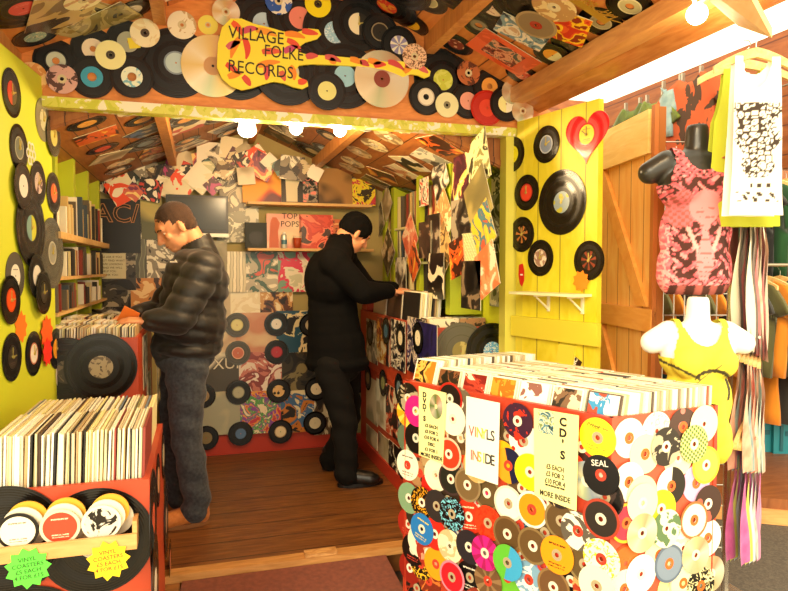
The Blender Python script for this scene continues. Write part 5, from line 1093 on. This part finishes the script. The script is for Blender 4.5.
# teal storage crates on the floor
TEAL = plain('#1c7884', .45); TEALD = plain('#125560', .45)
def teal(P, rz, w_, ds):
    t = empty('storage_crate', Matrix.Translation(P) @ Matrix.Rotation(rz, 4, 'Z')); tag(t, ds, 'crate'); h = .26; d = .28
    MB().box(-w_/2, w_/2, 0, .012, 0, h).box(-w_/2, w_/2, d-.012, d, 0, h).box(-w_/2, -w_/2+.012, .012, d-.012, 0, h).box(w_/2-.012, w_/2, .012, d-.012, 0, h).box(-w_/2+.012, w_/2-.012, .012, d-.012, 0, .012).obj('body', TEAL, parent=t)
    MB().box(-w_/2-.012, w_/2+.012, -.014, -.001, h-.04, h).obj('rim', TEAL, parent=t); MB().box(-.05, .05, -.006, -.001, h*.5, h*.5+.035).obj('hand_slot', TEALD, parent=t)
    for s in (-.3, .3): MB().box(s*w_-.01, s*w_+.01, -.01, -.001, .02, h-.05).obj('rib', TEALD, parent=t)
teal(onZ(762, 452, 0), -.35, .34, 'teal plastic crate on the stall floor, left one'); teal(onZ(792, 454, 0), -.35, .26, 'teal plastic crate on the stall floor at the right picture edge')
# display stand of hanging tops beside the counter
def topstrip(P, rz, hx, L_, w_, ds, wig=0):
    o = vest(P, rz, ds, None, cloth(hx[0], hx[1] if len(hx) > 1 else None, 14), hw=w_, L_=L_, st=.012, neck=.08, hang=False)
    h = hanger(None, w_+.05); h.matrix_world = o.matrix_world @ Matrix.Translation((0, 0, .012)); tag(h, 'wooden hanger of the '+ds, 'hanger'); return o
SP_ = at(731, 300, 2.75)
t = empty('display_stand', Matrix.Translation((SP_.x, SP_.y, -.15))); tag(t, 'metal stand with three tiers of arms holding hung tops beside the counter', 'display stand')
GM = plain('#c8c0b0', .25, .8)
MB().tube([(0, 0, 0), (0, 0, 2.05)], .014).obj('pole', GM, parent=t); MB().box(-.2, .2, -.2, .2, 0, .02).obj('base', GM, parent=t)
ar = [Vector((RT.x*.11-FW.x*.12, RT.y*.11-FW.y*.12, 0))]
for zt in (1.85, 1.22, .82): MB().tube([(0, 0, zt), (-.22*FW.x, -.22*FW.y, zt)], .006).obj('arm', GM, parent=t)
TI = [ (1.78-.15, [('#e8dcc0',), ('#4a3c30', '#6a5444'), ('#b84c4c', '#d86a68'), ('#d8ccb0', '#a89878'), ('#8a3830', '#b85850'), ('#c8a890',)], .62, 'top tier'), (1.2-.15, [('#c87858', '#e0b090'), ('#a8b8a8', '#708888'), ('#d85840', '#e89070'), ('#e8dcc0', '#b8a888'), ('#789898', '#b8c8b8'), ('#c8a088',)], .5, 'middle tier'), (.86-.15, [('#d86aa8', '#b84888'), ('#d8d848', '#b8b838'), ('#98b8c8', '#c8d8d8'), ('#e8e0d0', '#a89c90'), ('#c878a0',)], .52, 'lowest tier')]
NMC = ['first', 'second', 'third', 'fourth', 'fifth', 'sixth']
COLN = {'#e8dcc0': 'cream', '#4a3c30': 'dark brown', '#b84c4c': 'rose red', '#d8ccb0': 'beige', '#8a3830': 'brick red', '#c8a890': 'light tan', '#c87858': 'terracotta', '#a8b8a8': 'grey-green', '#d85840': 'coral', '#789898': 'sea green', '#c8a088': 'dusty peach', '#d86aa8': 'hot pink', '#d8d848': 'yellow', '#98b8c8': 'light blue', '#e8e0d0': 'grey-white', '#c878a0': 'mauve'}
for z_, cl, L_, nm in TI:
    for i, hx in enumerate(cl):
        P = SP_+RT*(-.02+.024*i)-Vector((FW.x, FW.y, 0))*(.18-.03*i); P.z = z_-.01*i
        topstrip(P, fr+.85+.05*i, hx, L_, .12, '%s top on the %s of the stand beside the counter' % (COLN[hx[0]], nm))
# grid panel with a stack of hangers and hooks behind the black torso
b = MB()
for i in range(7): b.tube([(.05*i, 0, 0), (.05*i, 0, 1.9)], .003, 6)
for j in range(20): b.tube([(0, 0, .02+.1*j), (.3, 0, .02+.1*j)], .003, 6)
o = b.obj('wire_grid_panel', plain('#c8c4b8', .3, .8)); o.matrix_world = Matrix.Translation((at(690, 0, 3.0).x-.12, at(690, 0, 3.0).y, 0)) @ Matrix.Rotation(fr, 4, 'Z'); tag(o, 'upright wire grid panel behind the black torso and pine door', 'grid panel')
for i, c in enumerate(['#c8743c', '#e0a868', '#8a4424', '#d8b890', '#a86040']):
    P = at(712+5*i, 134, 2.75-.04*i); o = mo('hanging_shirt', tee_mesh(.1, .5, .12, cloth(c))); o.matrix_world = Matrix.Translation(P) @ Matrix.Rotation(fr+1.0, 4, 'Z'); tag(o, '%s garment hung behind the black torso shoulder' % ['orange-brown', 'peach', 'dark rust', 'beige', 'brown'][i], 'shirt')
# ================================================================ FIGURES
def unit_sphere(u=16, v=10):
    V = [(0, 0, 1)]; F = []
    for j in range(1, v):
        for i in range(u): t = PI*j/v; p = 2*PI*i/u; V.append((math.sin(t)*math.cos(p), math.sin(t)*math.sin(p), math.cos(t)))
    V.append((0, 0, -1)); L_ = len(V)-1
    for i in range(u):
        F.append((0, 1+i, 1+(i+1)%u)); F.append((L_, 1+(v-2)*u+(i+1)%u, 1+(v-2)*u+i))
        for j in range(v-2): a = 1+j*u; F.append((a+i, a+u+i, a+u+(i+1)%u, a+(i+1)%u))
    return V, F
SPH = unit_sphere()
TMP = bpy.data.scenes.new('scratch')
def evalmesh(o):
    # evaluate in an empty scratch scene: much quicker than in the full one
    sc.collection.objects.unlink(o); TMP.collection.objects.link(o); vl = TMP.view_layers[0]; vl.update()
    dg = vl.depsgraph; dg.update(); me = bpy.data.meshes.new_from_object(o.evaluated_get(dg)); TMP.collection.objects.unlink(o); sc.collection.objects.link(o); return me

def blob(name, parts, vox, mats, smooth_it=6, parent=None, post=None, tri=False):
    # one continuous skin grown round tapered limbs ('c': a, ra, b, rb) and rounded masses ('e': centre, radii, rotation)
    V = []; F = []
    def ball(c, r, rot=None):
        k = len(V); S0 = SPH[0]; c = Vector(c)
        if rot is None: V.extend([(c.x+r[0]*x, c.y+r[1]*y, c.z+r[2]*z) for x, y, z in S0])
        else: V.extend([tuple(c+rot @ Vector((r[0]*x, r[1]*y, r[2]*z))) for x, y, z in S0])
        F.extend([tuple(i+k for i in f) for f in SPH[1]])
    for p in parts:
        if p[0] == 'c':
            a, ra, c, rb = Vector(p[1]), p[2], Vector(p[3]), p[4]; L_ = (c-a).length; n = max(1, int(L_/(min(ra, rb)*.45))+1)
            for i in range(n+1): t = i/n; r = ra+(rb-ra)*t; ball(a.lerp(c, t), (r, r, r))
        else: ball(p[1], p[2], p[3] if len(p) > 3 else None)
    me = bpy.data.meshes.new(name); me.from_pydata(V, [], F); me.update(); o = bpy.data.objects.new(name, me); sc.collection.objects.link(o)
    m = o.modifiers.new('r', 'REMESH'); m.mode = 'VOXEL'; m.voxel_size = vox
    s = o.modifiers.new('s', 'SMOOTH'); s.factor = .5; s.iterations = smooth_it
    me2 = evalmesh(o)
    o.modifiers.clear(); o.data = me2; me2.name = name; me2.materials.clear()
    for q in mats: me2.materials.append(q)
    if post:
        nv = len(me2.vertices); cc = [0.0]*(3*nv); nn = [0.0]*(3*nv); me2.vertices.foreach_get('co', cc); me2.vertices.foreach_get('normal', nn); out = []
        for i in range(nv): out.extend(post(Vector(cc[3*i:3*i+3]), Vector(nn[3*i:3*i+3])))
        me2.vertices.foreach_set('co', out); me2.update()
    for q in me2.polygons: q.use_smooth = True
    if parent: o.parent = parent
    return o
def keep(o, fn, thick=.004):
    bm = bmesh.new(); bm.from_mesh(o.data); bm.faces.ensure_lookup_table()
    bmesh.ops.delete(bm, geom=[f for f in bm.faces if not fn(f.calc_center_median())], context='FACES')
    bmesh.ops.smooth_vert(bm, verts=[v for v in bm.verts if v.is_boundary], factor=.5, use_axis_x=True, use_axis_y=True, use_axis_z=True)
    bm.to_mesh(o.data); bm.free(); return o
# ---------------------------------------------------------------- shop torsos
def torso_parts(r=0.0):
    return [('e', (0, 0, .02), (.155+r, .10+r, .12+r)), ('e', (0, 0, -.16), (.12+r, .085+r, .13+r)), ('e', (0, 0, -.32), (.145+r, .10+r, .13+r)), ('e', (0, 0, .10), (.15+r, .075+r, .07+r)),
            ('e', (-.065, -.075, .0), (.062+r, .05+r, .06+r)), ('e', (.065, -.075, .0), (.062+r, .05+r, .06+r)), ('c', (0, 0, -.05), .105+r, (0, 0, -.3), .12+r)]
def torso(M, skin, label, neck=.05):
    o = blob('display_torso', torso_parts()+[('c', (-.12, 0, .115), .055, (-.19, 0, .075), .05), ('c', (.12, 0, .115), .055, (.19, 0, .075), .05), ('c', (0, .005, .12), .055, (0, .0, .245), .047)], .008, [skin], 8,
             post=lambda c, n: Vector((c.x, c.y, min(c.z, .27))))
    o.matrix_world = M; tag(o, label, 'mannequin'); return o
def top_on(M, r, fn, mats, label, L_=-.43, attr=None, lowr=.02):
    o = blob('tank_top', torso_parts(r)+[('e', (0, 0, -.36), (.15+r, .10+r, .11)), ('e', (0, 0, -.18), (.138+r, .095+r, .2)), ('c', (-.1, 0, .12), .05+r, (-.12, 0, .11), .05+r), ('c', (.1, 0, .12), .05+r, (.12, 0, .11), .05+r)], .007, mats, 6,
             post=lambda c, n: c+n*(.004*math.sin(c.x*60+c.z*10)*min(1, max(0, -c.z/.15))))
    keep(o, fn); ink(o.data, attr) if attr else None
    o.matrix_world = M; tag(o, label, 'top'); return o
def neckline(c, hem, nw=.075, nd=.11, strap=.105, arm=-.02):
    if c.z < hem: return False
    if c.z > 0.02-.0 and abs(c.x) > strap+.03*max(0, (.1-c.z)/.1): return False
    d = .09 if c.y < 0 else .15
    if (abs(c.x)/nw)**2+((c.z-.2)/(.2-(.2-d-.02) if False else (.2-(.07 if c.y < 0 else .13))))**2 < 1: return False
    return c.z < .19
def ele_ink(x, y, z):
    # faded elephant face print on pink cloth with dark ornament round it
    P_ = ['#e87880', '#d85c68', '#f09898']; base = P_[int(1.49+1.4*math.sin(x*90+2*math.sin(z*70))*math.sin(z*80+2*math.sin(x*60)))]
    K = '#4a241c'; G_ = '#a85850'
    if y > .02: return base
    zz = z+.14; ax = abs(x)
    head = (ax/.06)**2+((zz-.06)/.07)**2 < 1; ear = ((ax-.085)/.05)**2+((zz-.05)/.075)**2 < 1
    trunk = ax < .026+.012*math.sin(zz*30) and -.24 < zz < .06; tusk = abs(ax-.045-.02*math.cos(zz*20)) < .008 and -.16 < zz < -.02
    if head or trunk:
        if abs(math.sin(zz*170+x*10)) < .22 and trunk: return G_
        return '#f08c90'
    if tusk: return '#f4a8a4'
    if ear: return '#e07078' if math.sin(x*260)*math.sin(zz*240) > -.1 else G_
    if z > .04: return K if math.sin(x*210)*math.sin(z*230) > .35 else base
    d1, d2 = vor(x, z, 45)
    if ax > .12 and z < -.15: return '#f4aca8' if d2-d1 < .12 else base
    if ax < .15 and z > -.37: return K if (d2-d1 < .3 or ax < .1) and math.sin(x*130+2.5*math.sin(z*85))+math.sin(z*105+2*math.sin(x*70)) > -.5 else base
    if z < -.40: return K if math.sin(x*100) > 0 else G_
    return K if d2-d1 < .14 else base
Mp = Matrix.Translation(at(696, 190, 2.55)) @ Matrix.Rotation(fr-.1, 4, 'Z') @ Matrix.Scale(.93, 4)
torso(Mp, plain('#2c2a24', .3), 'black shop display torso wearing a pink top in front of the pine door')
top_on(Mp, .009, lambda c: neckline(c, -.44), [attrmat(0)], 'pink racer vest with faded elephant print on the black torso', attr=ele_ink)
Mw = Matrix.Translation(at(697, 360, 2.45)) @ Matrix.Rotation(fr-.05, 4, 'Z') @ Matrix.Scale(.88, 4)
tw = torso(Mw, plain('#f4f0e4', .4), 'white shop display torso wearing a yellow vest behind the counter'); 
def yel_ink(x, y, z):
    if y < .02:
        if abs(math.hypot(x-.02, z+.12)-.09-.03*x) < .008 and x > -.05 and z > -.16: return '#3c3418'
        if abs(z-.02+.5*x+.1) < .006 and x < -.03: return '#4a4420'
        if abs(z+.045-.06*math.sin(x*16)) < .0035 and -.1 < x < .05: return '#6a6430'
    return '#dccf3c'
top_on(Mw, .009, lambda c: neckline(c, -.43, .085), [attrmat(0)], 'yellow vest with dark swirl lines on the white torso', attr=yel_ink)
b = MB().tube([(0, 0, -1.0), (0, 0, -.42)], .014).lathe([(.14, -1.05), (.14, -1.03), (.02, -1.0)], 24)
for M_, ds, zf in ((Mp, 'metal pole stand under the black torso', -.15), (Mw, 'metal pole stand under the white torso', -.15)):
    h0 = M_.translation.z; b = MB().tube([(0, 0, zf+.02-h0), (0, 0, -.44)], .014).lathe([(.14, zf-h0), (.14, zf+.015-h0), (.02, zf+.03-h0)], 24); o = b.obj('torso_stand', GM); o.matrix_world = M_; tag(o, ds, 'stand')
# ---------------------------------------------------------------- people
SKIN = plain('#d89468', .55)
def sk(x, y, Y, dx=0, dz=0): p = onY(x, y, Y); return Vector((p.x+dx, p.y, p.z+dz))
def hand(wr, dirv, palm, curl, name, parent, side=1, s=1.0, thumb=1):
    # palm and five bent fingers; dirv points along the hand, palm is the palm normal
    d = Vector(dirv).normalized(); n = Vector(palm).normalized(); n = (n-d*n.dot(d)).normalized(); q = d.cross(n)*thumb
    wr = Vector(wr); parts = [('c', wr-d*.03, .026*s, wr+d*.01, .024*s)]
    for k in (-1.5, -.5, .5, 1.5): parts.append(('c', wr+q*.008*k, .014*s, wr+d*.078*s+q*.019*k*s, .0115*s))
    for k, L_ in ((1.5, .068), (.5, .078), (-.5, .074), (-1.5, .058)):
        a = wr+d*.082*s+q*.021*k*s; dd_ = d
        for j, f in enumerate((.45, .32, .23)):
            dd_ = (dd_+n*curl*(.6+.3*j)).normalized(); e = a+dd_*L_*f*s; parts.append(('c', a, (.0092-.0008*j)*s, e, (.0086-.0008*j)*s)); a = e
    a = wr+q*.026*s+d*.018*s; e = a+(q*.7+d*.6+n*.35).normalized()*.038*s; parts.append(('c', a, .013*s, e, .0105*s)); parts.append(('c', e, .0105*s, e+(d+n*.5+q*.1).normalized()*.03*s, .0085*s))
    o = blob(name, parts, .0035, [SKIN], 3, parent=parent); return o
def head_parts(C, f, up, s=1.0):
    # C head centre, f facing, up crown direction
    f = Vector(f).normalized(); up = Vector(up).normalized(); up = (up-f*up.dot(f)).normalized(); r_ = f.cross(up)
    R3 = Matrix((r_, f, up)).transposed()
    def L(x, y, z): return C+(r_*x+f*y+up*z)*s
    P_ = [('e', L(0, -.012, .028), (.074*s, .094*s, .088*s), R3), ('e', L(0, .022, -.045), (.056*s, .062*s, .062*s), R3), ('e', L(0, .052, -.082), (.03*s, .028*s, .024*s), R3), ('e', L(0, .066, .03), (.052*s, .022*s, .028*s), R3),
          ('c', L(0, .082, .012), .009*s, L(0, .104, -.028), .0125*s), ('e', L(0, .094, -.031), (.017*s, .011*s, .009*s), R3),
          ('e', L(0, .079, -.056), (.023*s, .011*s, .006*s), R3), ('e', L(0, .076, -.066), (.02*s, .011*s, .006*s), R3),
          ('e', L(.036, .06, -.018), (.02*s, .016*s, .018*s), R3), ('e', L(-.036, .06, -.018), (.02*s, .016*s, .018*s), R3)]
    for sd_ in (1, -1):
        P_ += [('e', L(.077*sd_, -.012, -.012), (.009*s, .017*s, .03*s), R3), ('c', L(.08*sd_, -.02, .012), .006*s, L(.084*sd_, -.006, .016), .006*s)]
    return P_, L, R3
def face_bits(L, R3, parent, s=1.0, brow='#3a2414'):
    for sd_ in (1, -1):
        e = MB().ball(L(.03*sd_, .0605, .002), .0105*s, rot=R3).obj('eye', plain('#ece4d8', .2), parent=parent, smooth=True)
        MB().ball(L(.03*sd_, .0685, -.001), .0042*s).obj('iris', plain('#2c2418', .2), parent=e, smooth=True)
        MB().tube([L(.014*sd_, .086, .024), L(.03*sd_, .085, .029), L(.048*sd_, .074, .024)], .0035*s, 6).obj('eyebrow', plain(brow, .9), parent=parent)
    MB().tube([L(-.02, .083, -.061), L(0, .088, -.0605), L(.02, .083, -.061)], .0028*s, 6).obj('mouth_line', plain('#8a4434', .6), parent=parent)
# --- man in the black padded jacket (faces left, looks down)
Ym = 3.62
C1 = sk(175, 228, Ym); f1 = Vector((-.80, -.22, -.52)); u1 = Vector((-.52, -.1, .85))
hp_, L1, R1 = head_parts(C1, f1, u1, 1.06)
neck1 = sk(201, 253, Ym); ch = sk(194, 288, Ym); hip = sk(185, 352, Ym); 
shN = sk(203, 270, Ym-.17); shF = sk(190, 270, Ym+.17); elN = sk(178, 318, Ym-.26); elF = sk(160, 312, Ym+.16)
wrN = sk(146, 321, 3.34); wrF = sk(133, 316, 3.52)
hN = sk(187, 365, Ym-.09); hF = sk(180, 365, Ym+.10); kN = sk(186, 432, Ym-.10); kF = sk(174, 428, Ym+.10); aN = sk(197, 500, Ym-.12); aF = sk(179, 492, Ym+.12)
tN = Vector((aN.x-.17, aN.y-.02, .03)); tF = Vector((aF.x-.17, aF.y-.02, .03))
body = hp_+[('c', L1(0, -.05, -.05), .055, neck1, .06), ('e', ch, (.12, .17, .19)), ('c', ch, .12, hip, .13), ('c', neck1, .06, shN, .06), ('c', neck1, .06, shF, .06), ('c', shN, .05, elN, .042), ('c', elN, .04, wrN, .028), ('c', shF, .05, elF, .042), ('c', elF, .04, wrF, .028),
 ('c', hN, .085, kN, .055), ('c', kN, .052, aN, .04), ('c', hF, .085, kF, .055), ('c', kF, .052, aF, .04), ('c', aN, .04, (aN.x, aN.y, .05), .04), ('c', aF, .04, (aF.x, aF.y, .05), .04)]
p1 = blob('person', body, .0065, [SKIN], 3); tag(p1, 'man in black padded jacket, blue jeans and tan boots flicking through singles at left', 'person')
face_bits(L1, R1, p1, 1.06)
hand(wrN, (wrN-elN)*.5+Vector((-.2, 0, .02)), (0, .2, -1), .55, 'hand', p1, thumb=-1)
hand(wrF, (wrF-elF)*.6+Vector((-.1, -.1, 0)), (0, -.3, -1), .7, 'hand', p1, thumb=1)
def cap_hair(C, L, R3, s, mat, parent, name='hair'):
    o = blob(name, [('e', L(0, -.02, .037), (.0785*s, .096*s, .09*s), R3), ('e', L(0, -.055, -.01), (.07*s, .055*s, .06*s), R3)], .006, [mat], 3, parent=parent, post=lambda c, n: c+n*.0025*math.sin(c.x*400)*math.sin(c.z*370+c.y*200))
    Ri = R3.transposed(); 
    def fn(c): q = Ri @ (c-C); return (q.z > .052-.5*max(0, q.y-.03) + (.05 if q.y > .075 else 0)) or (q.y < -.01 and q.z > -.045+.35*(q.y+.06) and q.y < -.02) or (q.y < .02 and q.z > .02)
    return keep(o, fn)
cap_hair(C1, L1, R1, 1.06, cloth('#2c1a0e', '#452c1a', 200), p1)
QW = cloth('#100d09', '#18140f', 90, .55, .1)
def quilt(c, n): return c+n*(.011*(abs(math.sin((c.z+.25*(c.x))*PI/.085))**.7)+.0015*math.sin(c.z*70+c.y*50)*math.sin(c.x*60)-.006)
bk = sk(205, 300, Ym)
JP = [('e', sk(196, 284, Ym), (.172, .225, .20)), ('e', sk(191, 322, Ym), (.188, .22, .19)), ('c', sk(190, 305, Ym), .16, sk(184, 345, Ym), .165), ('e', sk(187, 347, Ym), (.19, .21, .075)),
 ('c', sk(201, 264, Ym), .11, shN, .095), ('c', sk(199, 264, Ym), .11, shF, .095), ('c', shN, .098, elN, .084), ('c', elN, .084, wrN+(elN-wrN)*.16, .05), ('c', shF, .09, elF, .08), ('c', elF, .08, wrF+(elF-wrF)*.16, .05)]
jk = blob('padded_jacket', JP, .010, [QW], 4, parent=p1, post=quilt)
fc = blob('collar', [('c', neck1+Vector((.0, 0, -.03)), .1, neck1+Vector((-.03, 0, .085)), .08)], .007, [QW], 3, parent=p1); keep(fc, lambda c: c.z < neck1.z+.085+.55*(c.x-neck1.x))
MB().tube([sk(170, 262, Ym-.21), sk(177, 262, Ym-.215), sk(175, 260, Ym-.215)], .004).obj('chest_logo', plain('#c8c4b8', .5), parent=p1)
JEAN = cloth('#2c3038', '#40464c', 60)
fold = lambda c, n: c+n*(.006*math.sin(c.z*48+c.x*20)*math.sin(c.y*20+c.z*9))
blob('jeans', [('e', sk(185, 358, Ym), (.15, .17, .10)), ('c', hN, .112, kN, .082), ('c', kN, .082, aN-Vector((0,0,.0)), .072), ('c', hF, .105, kF, .08), ('c', kF, .08, aF, .07), ('c', aN, .072, (aN.x-.01, aN.y, .085), .075), ('c', aF, .07, (aF.x-.01, aF.y, .085), .07)], .009, [JEAN], 4, parent=p1, post=fold)
def boot(a, t, m, sole, nm, parent):
    o = blob(nm, [('c', (a.x+.01, a.y, .12), .052, (a.x+.012, a.y, .06), .052), ('c', (a.x+.02, a.y, .05), .045, (a.x-.05, a.y, .055), .048), ('c', (a.x-.05, a.y, .055), .05, (t.x+.03, t.y, .045), .045), ('e', (t.x+.02, t.y, .042), (.055, .048, .038))] if t.x < a.x else
      [('c', (a.x-.01, a.y, .12), .052, (a.x-.012, a.y, .06), .052), ('c', (a.x-.02, a.y, .05), .045, (a.x+.05, a.y, .055), .048), ('c', (a.x+.05, a.y, .055), .05, (t.x-.03, t.y, .045), .045), ('e', (t.x-.02, t.y, .042), (.055, .048, .036))], .006, [m], 4, parent=parent, post=lambda c, n: Vector((c.x, c.y, max(c.z, .012))))
    pts = []; s = 1 if t.x > a.x else -1; n = 20
    for i in range(n): q = 2*PI*i/n; pts.append(((a.x+t.x)/2+(abs(t.x-a.x)/2+.06)*math.cos(q), a.y+.052*math.sin(q)*(1-.1*math.cos(q)*s*-1)))
    MB().prism(pts, .001, .024).obj('sole', sole, parent=o)
    for k in range(3): MB().tube([(a.x+s*(.045+.03*k), a.y-.03, .102-.014*k), (a.x+s*(.045+.03*k), a.y, .11-.014*k), (a.x+s*(.045+.03*k), a.y+.03, .102-.014*k)], .003, 6).obj('lace', plain('#3a2818', .8), parent=o)
TAN = cloth('#b86a24', '#c87c34', 50, .7, .1)
boot(aN, tN, TAN, plain('#8a5a2c', .7), 'boot', p1); boot(aF, tF, TAN, plain('#8a5a2c', .7), 'boot', p1)
o = MB().box(-.05, .03, -.002, .002, -.045, .045).obj('orange_single_sleeve', plain('#e07828', .5)); o.matrix_world = Matrix.Translation(wrF+Vector((.0, -.13, .0))) @ Matrix.Rotation(.5, 4, 'Y') @ Matrix.Rotation(.4, 4, 'X'); tag(o, 'orange edged single sleeve held in the hands of the man in the padded jacket', 'record sleeve')
# --- man in the black coat and beanie (faces right, back half turned)
Yn = 4.0
C2 = sk(355, 234, Yn); f2 = Vector((.72, .12, -.50)).normalized(); u2 = Vector((.48, .0, .85))
hp2, L2, R2 = head_parts(C2, f2, u2, 1.0)
nk = sk(339, 248, Yn); c2 = sk(333, 290, Yn); h2 = sk(338, 365, Yn)
sN = sk(335, 262, Yn-.18); sF = sk(344, 262, Yn+.16); eN = sk(362, 293, Yn-.22); eF = sk(368, 290, Yn+.12); wN = sk(391, 291, Yn-.12); wF = sk(395, 289, Yn+.1)
gN = sk(331, 368, Yn-.10); gF = sk(345, 368, Yn+.09); jN = sk(344, 420, Yn-.12); jF = sk(349, 415, Yn+.14); bN = sk(347, 476, 3.86); bF = sk(331, 462, 4.22)
qN = Vector((bN.x+.17, bN.y-.03, .03)); qF = Vector((bF.x+.13, bF.y-.0, .03))
body2 = hp2+[('c', L2(0, -.05, -.05), .055, nk, .06), ('e', c2, (.12, .17, .19)), ('c', c2, .12, h2, .12), ('c', nk, .06, sN, .055), ('c', nk, .06, sF, .055), ('c', sN, .05, eN, .04), ('c', eN, .038, wN, .027), ('c', sF, .05, eF, .04), ('c', eF, .038, wF, .027),
 ('c', gN, .085, jN, .055), ('c', jN, .05, bN, .04), ('c', gF, .085, jF, .055), ('c', jF, .05, bF, .04), ('c', bN, .04, (bN.x, bN.y, .05), .04), ('c', bF, .04, (bF.x, bF.y, .05), .04)]
p2 = blob('person', body2, .0065, [SKIN], 3); tag(p2, 'man in black beanie, long black coat and dark trousers browsing the right bin', 'person')
face_bits(L2, R2, p2)
hand(wN, (1, .1, -.12), (0, .1, -1), .5, 'hand', p2, thumb=1); hand(wF, (1, -.1, -.1), (0, 0, -1), .5, 'hand', p2, thumb=-1)
COAT = plain('#0a0908', .95, 0, .15)
ct_ = blob('coat', [('e', sk(330, 280, Yn), (.165, .22, .20)), ('c', sk(331, 285, Yn), .15, sk(334, 330, Yn), .165), ('c', sk(334, 330, Yn), .168, sk(336, 358, Yn), .185), ('e', sk(337, 362, Yn), (.205, .21, .07)), ('c', nk, .09, sN, .095), ('c', nk, .09, sF, .095), ('c', sN, .09, eN, .072), ('c', eN, .072, wN+(eN-wN)*.1, .048), ('c', sF, .088, eF, .072), ('c', eF, .072, wF+(eF-wF)*.1, .048),
  ('c', nk+Vector((0, 0, -.03)), .1, nk+Vector((.02, 0, .065)), .08), ('c', sk(336, 345, Yn), .185, sk(337, 372, Yn), .188)], .009, [COAT], 5, parent=p2, post=lambda c, n: c+n*(.005*math.sin(c.x*26+c.z*6)*math.sin(c.y*22)))
zh = sk(338, 369, Yn).z; keep(ct_, lambda c: c.z > zh and not (c.z > nk.z+.085 and c.x < nk.x+.2))
bn = blob('beanie', [('e', L2(0, -.018, .045), (.088, .106, .092), R2), ('e', L2(0, -.035, .012), (.085, .09, .06), R2)], .006, [plain('#0a0908', .95, 0, .15)], 4, parent=p2, post=lambda c, n: c+n*.002*math.sin((R2.transposed() @ (c-C2)).x*300))
keep(bn, lambda c: (R2.transposed() @ (c-C2)).z > .016+.30*(R2.transposed() @ (c-C2)).y*.5-.035)
TR = plain('#100e0b', .9, 0, .2)
blob('trousers', [('e', sk(338, 368, Yn), (.14, .16, .10)), ('c', gN, .105, jN, .085), ('c', jN, .083, bN, .07), ('c', gF, .1, jF, .08), ('c', jF, .08, bF, .07), ('c', bN, .07, (bN.x-.01, bN.y, .075), .072), ('c', bF, .07, (bF.x-.01, bF.y, .075), .07)], .009, [TR], 4, parent=p2, post=fold)
SH_ = plain('#120f0c', .3)
boot(bN, qN, SH_, plain('#0c0a08', .5), 'shoe', p2); boot(bF, qF, SH_, plain('#0c0a08', .5), 'shoe', p2)

bpy.data.scenes.remove(TMP)
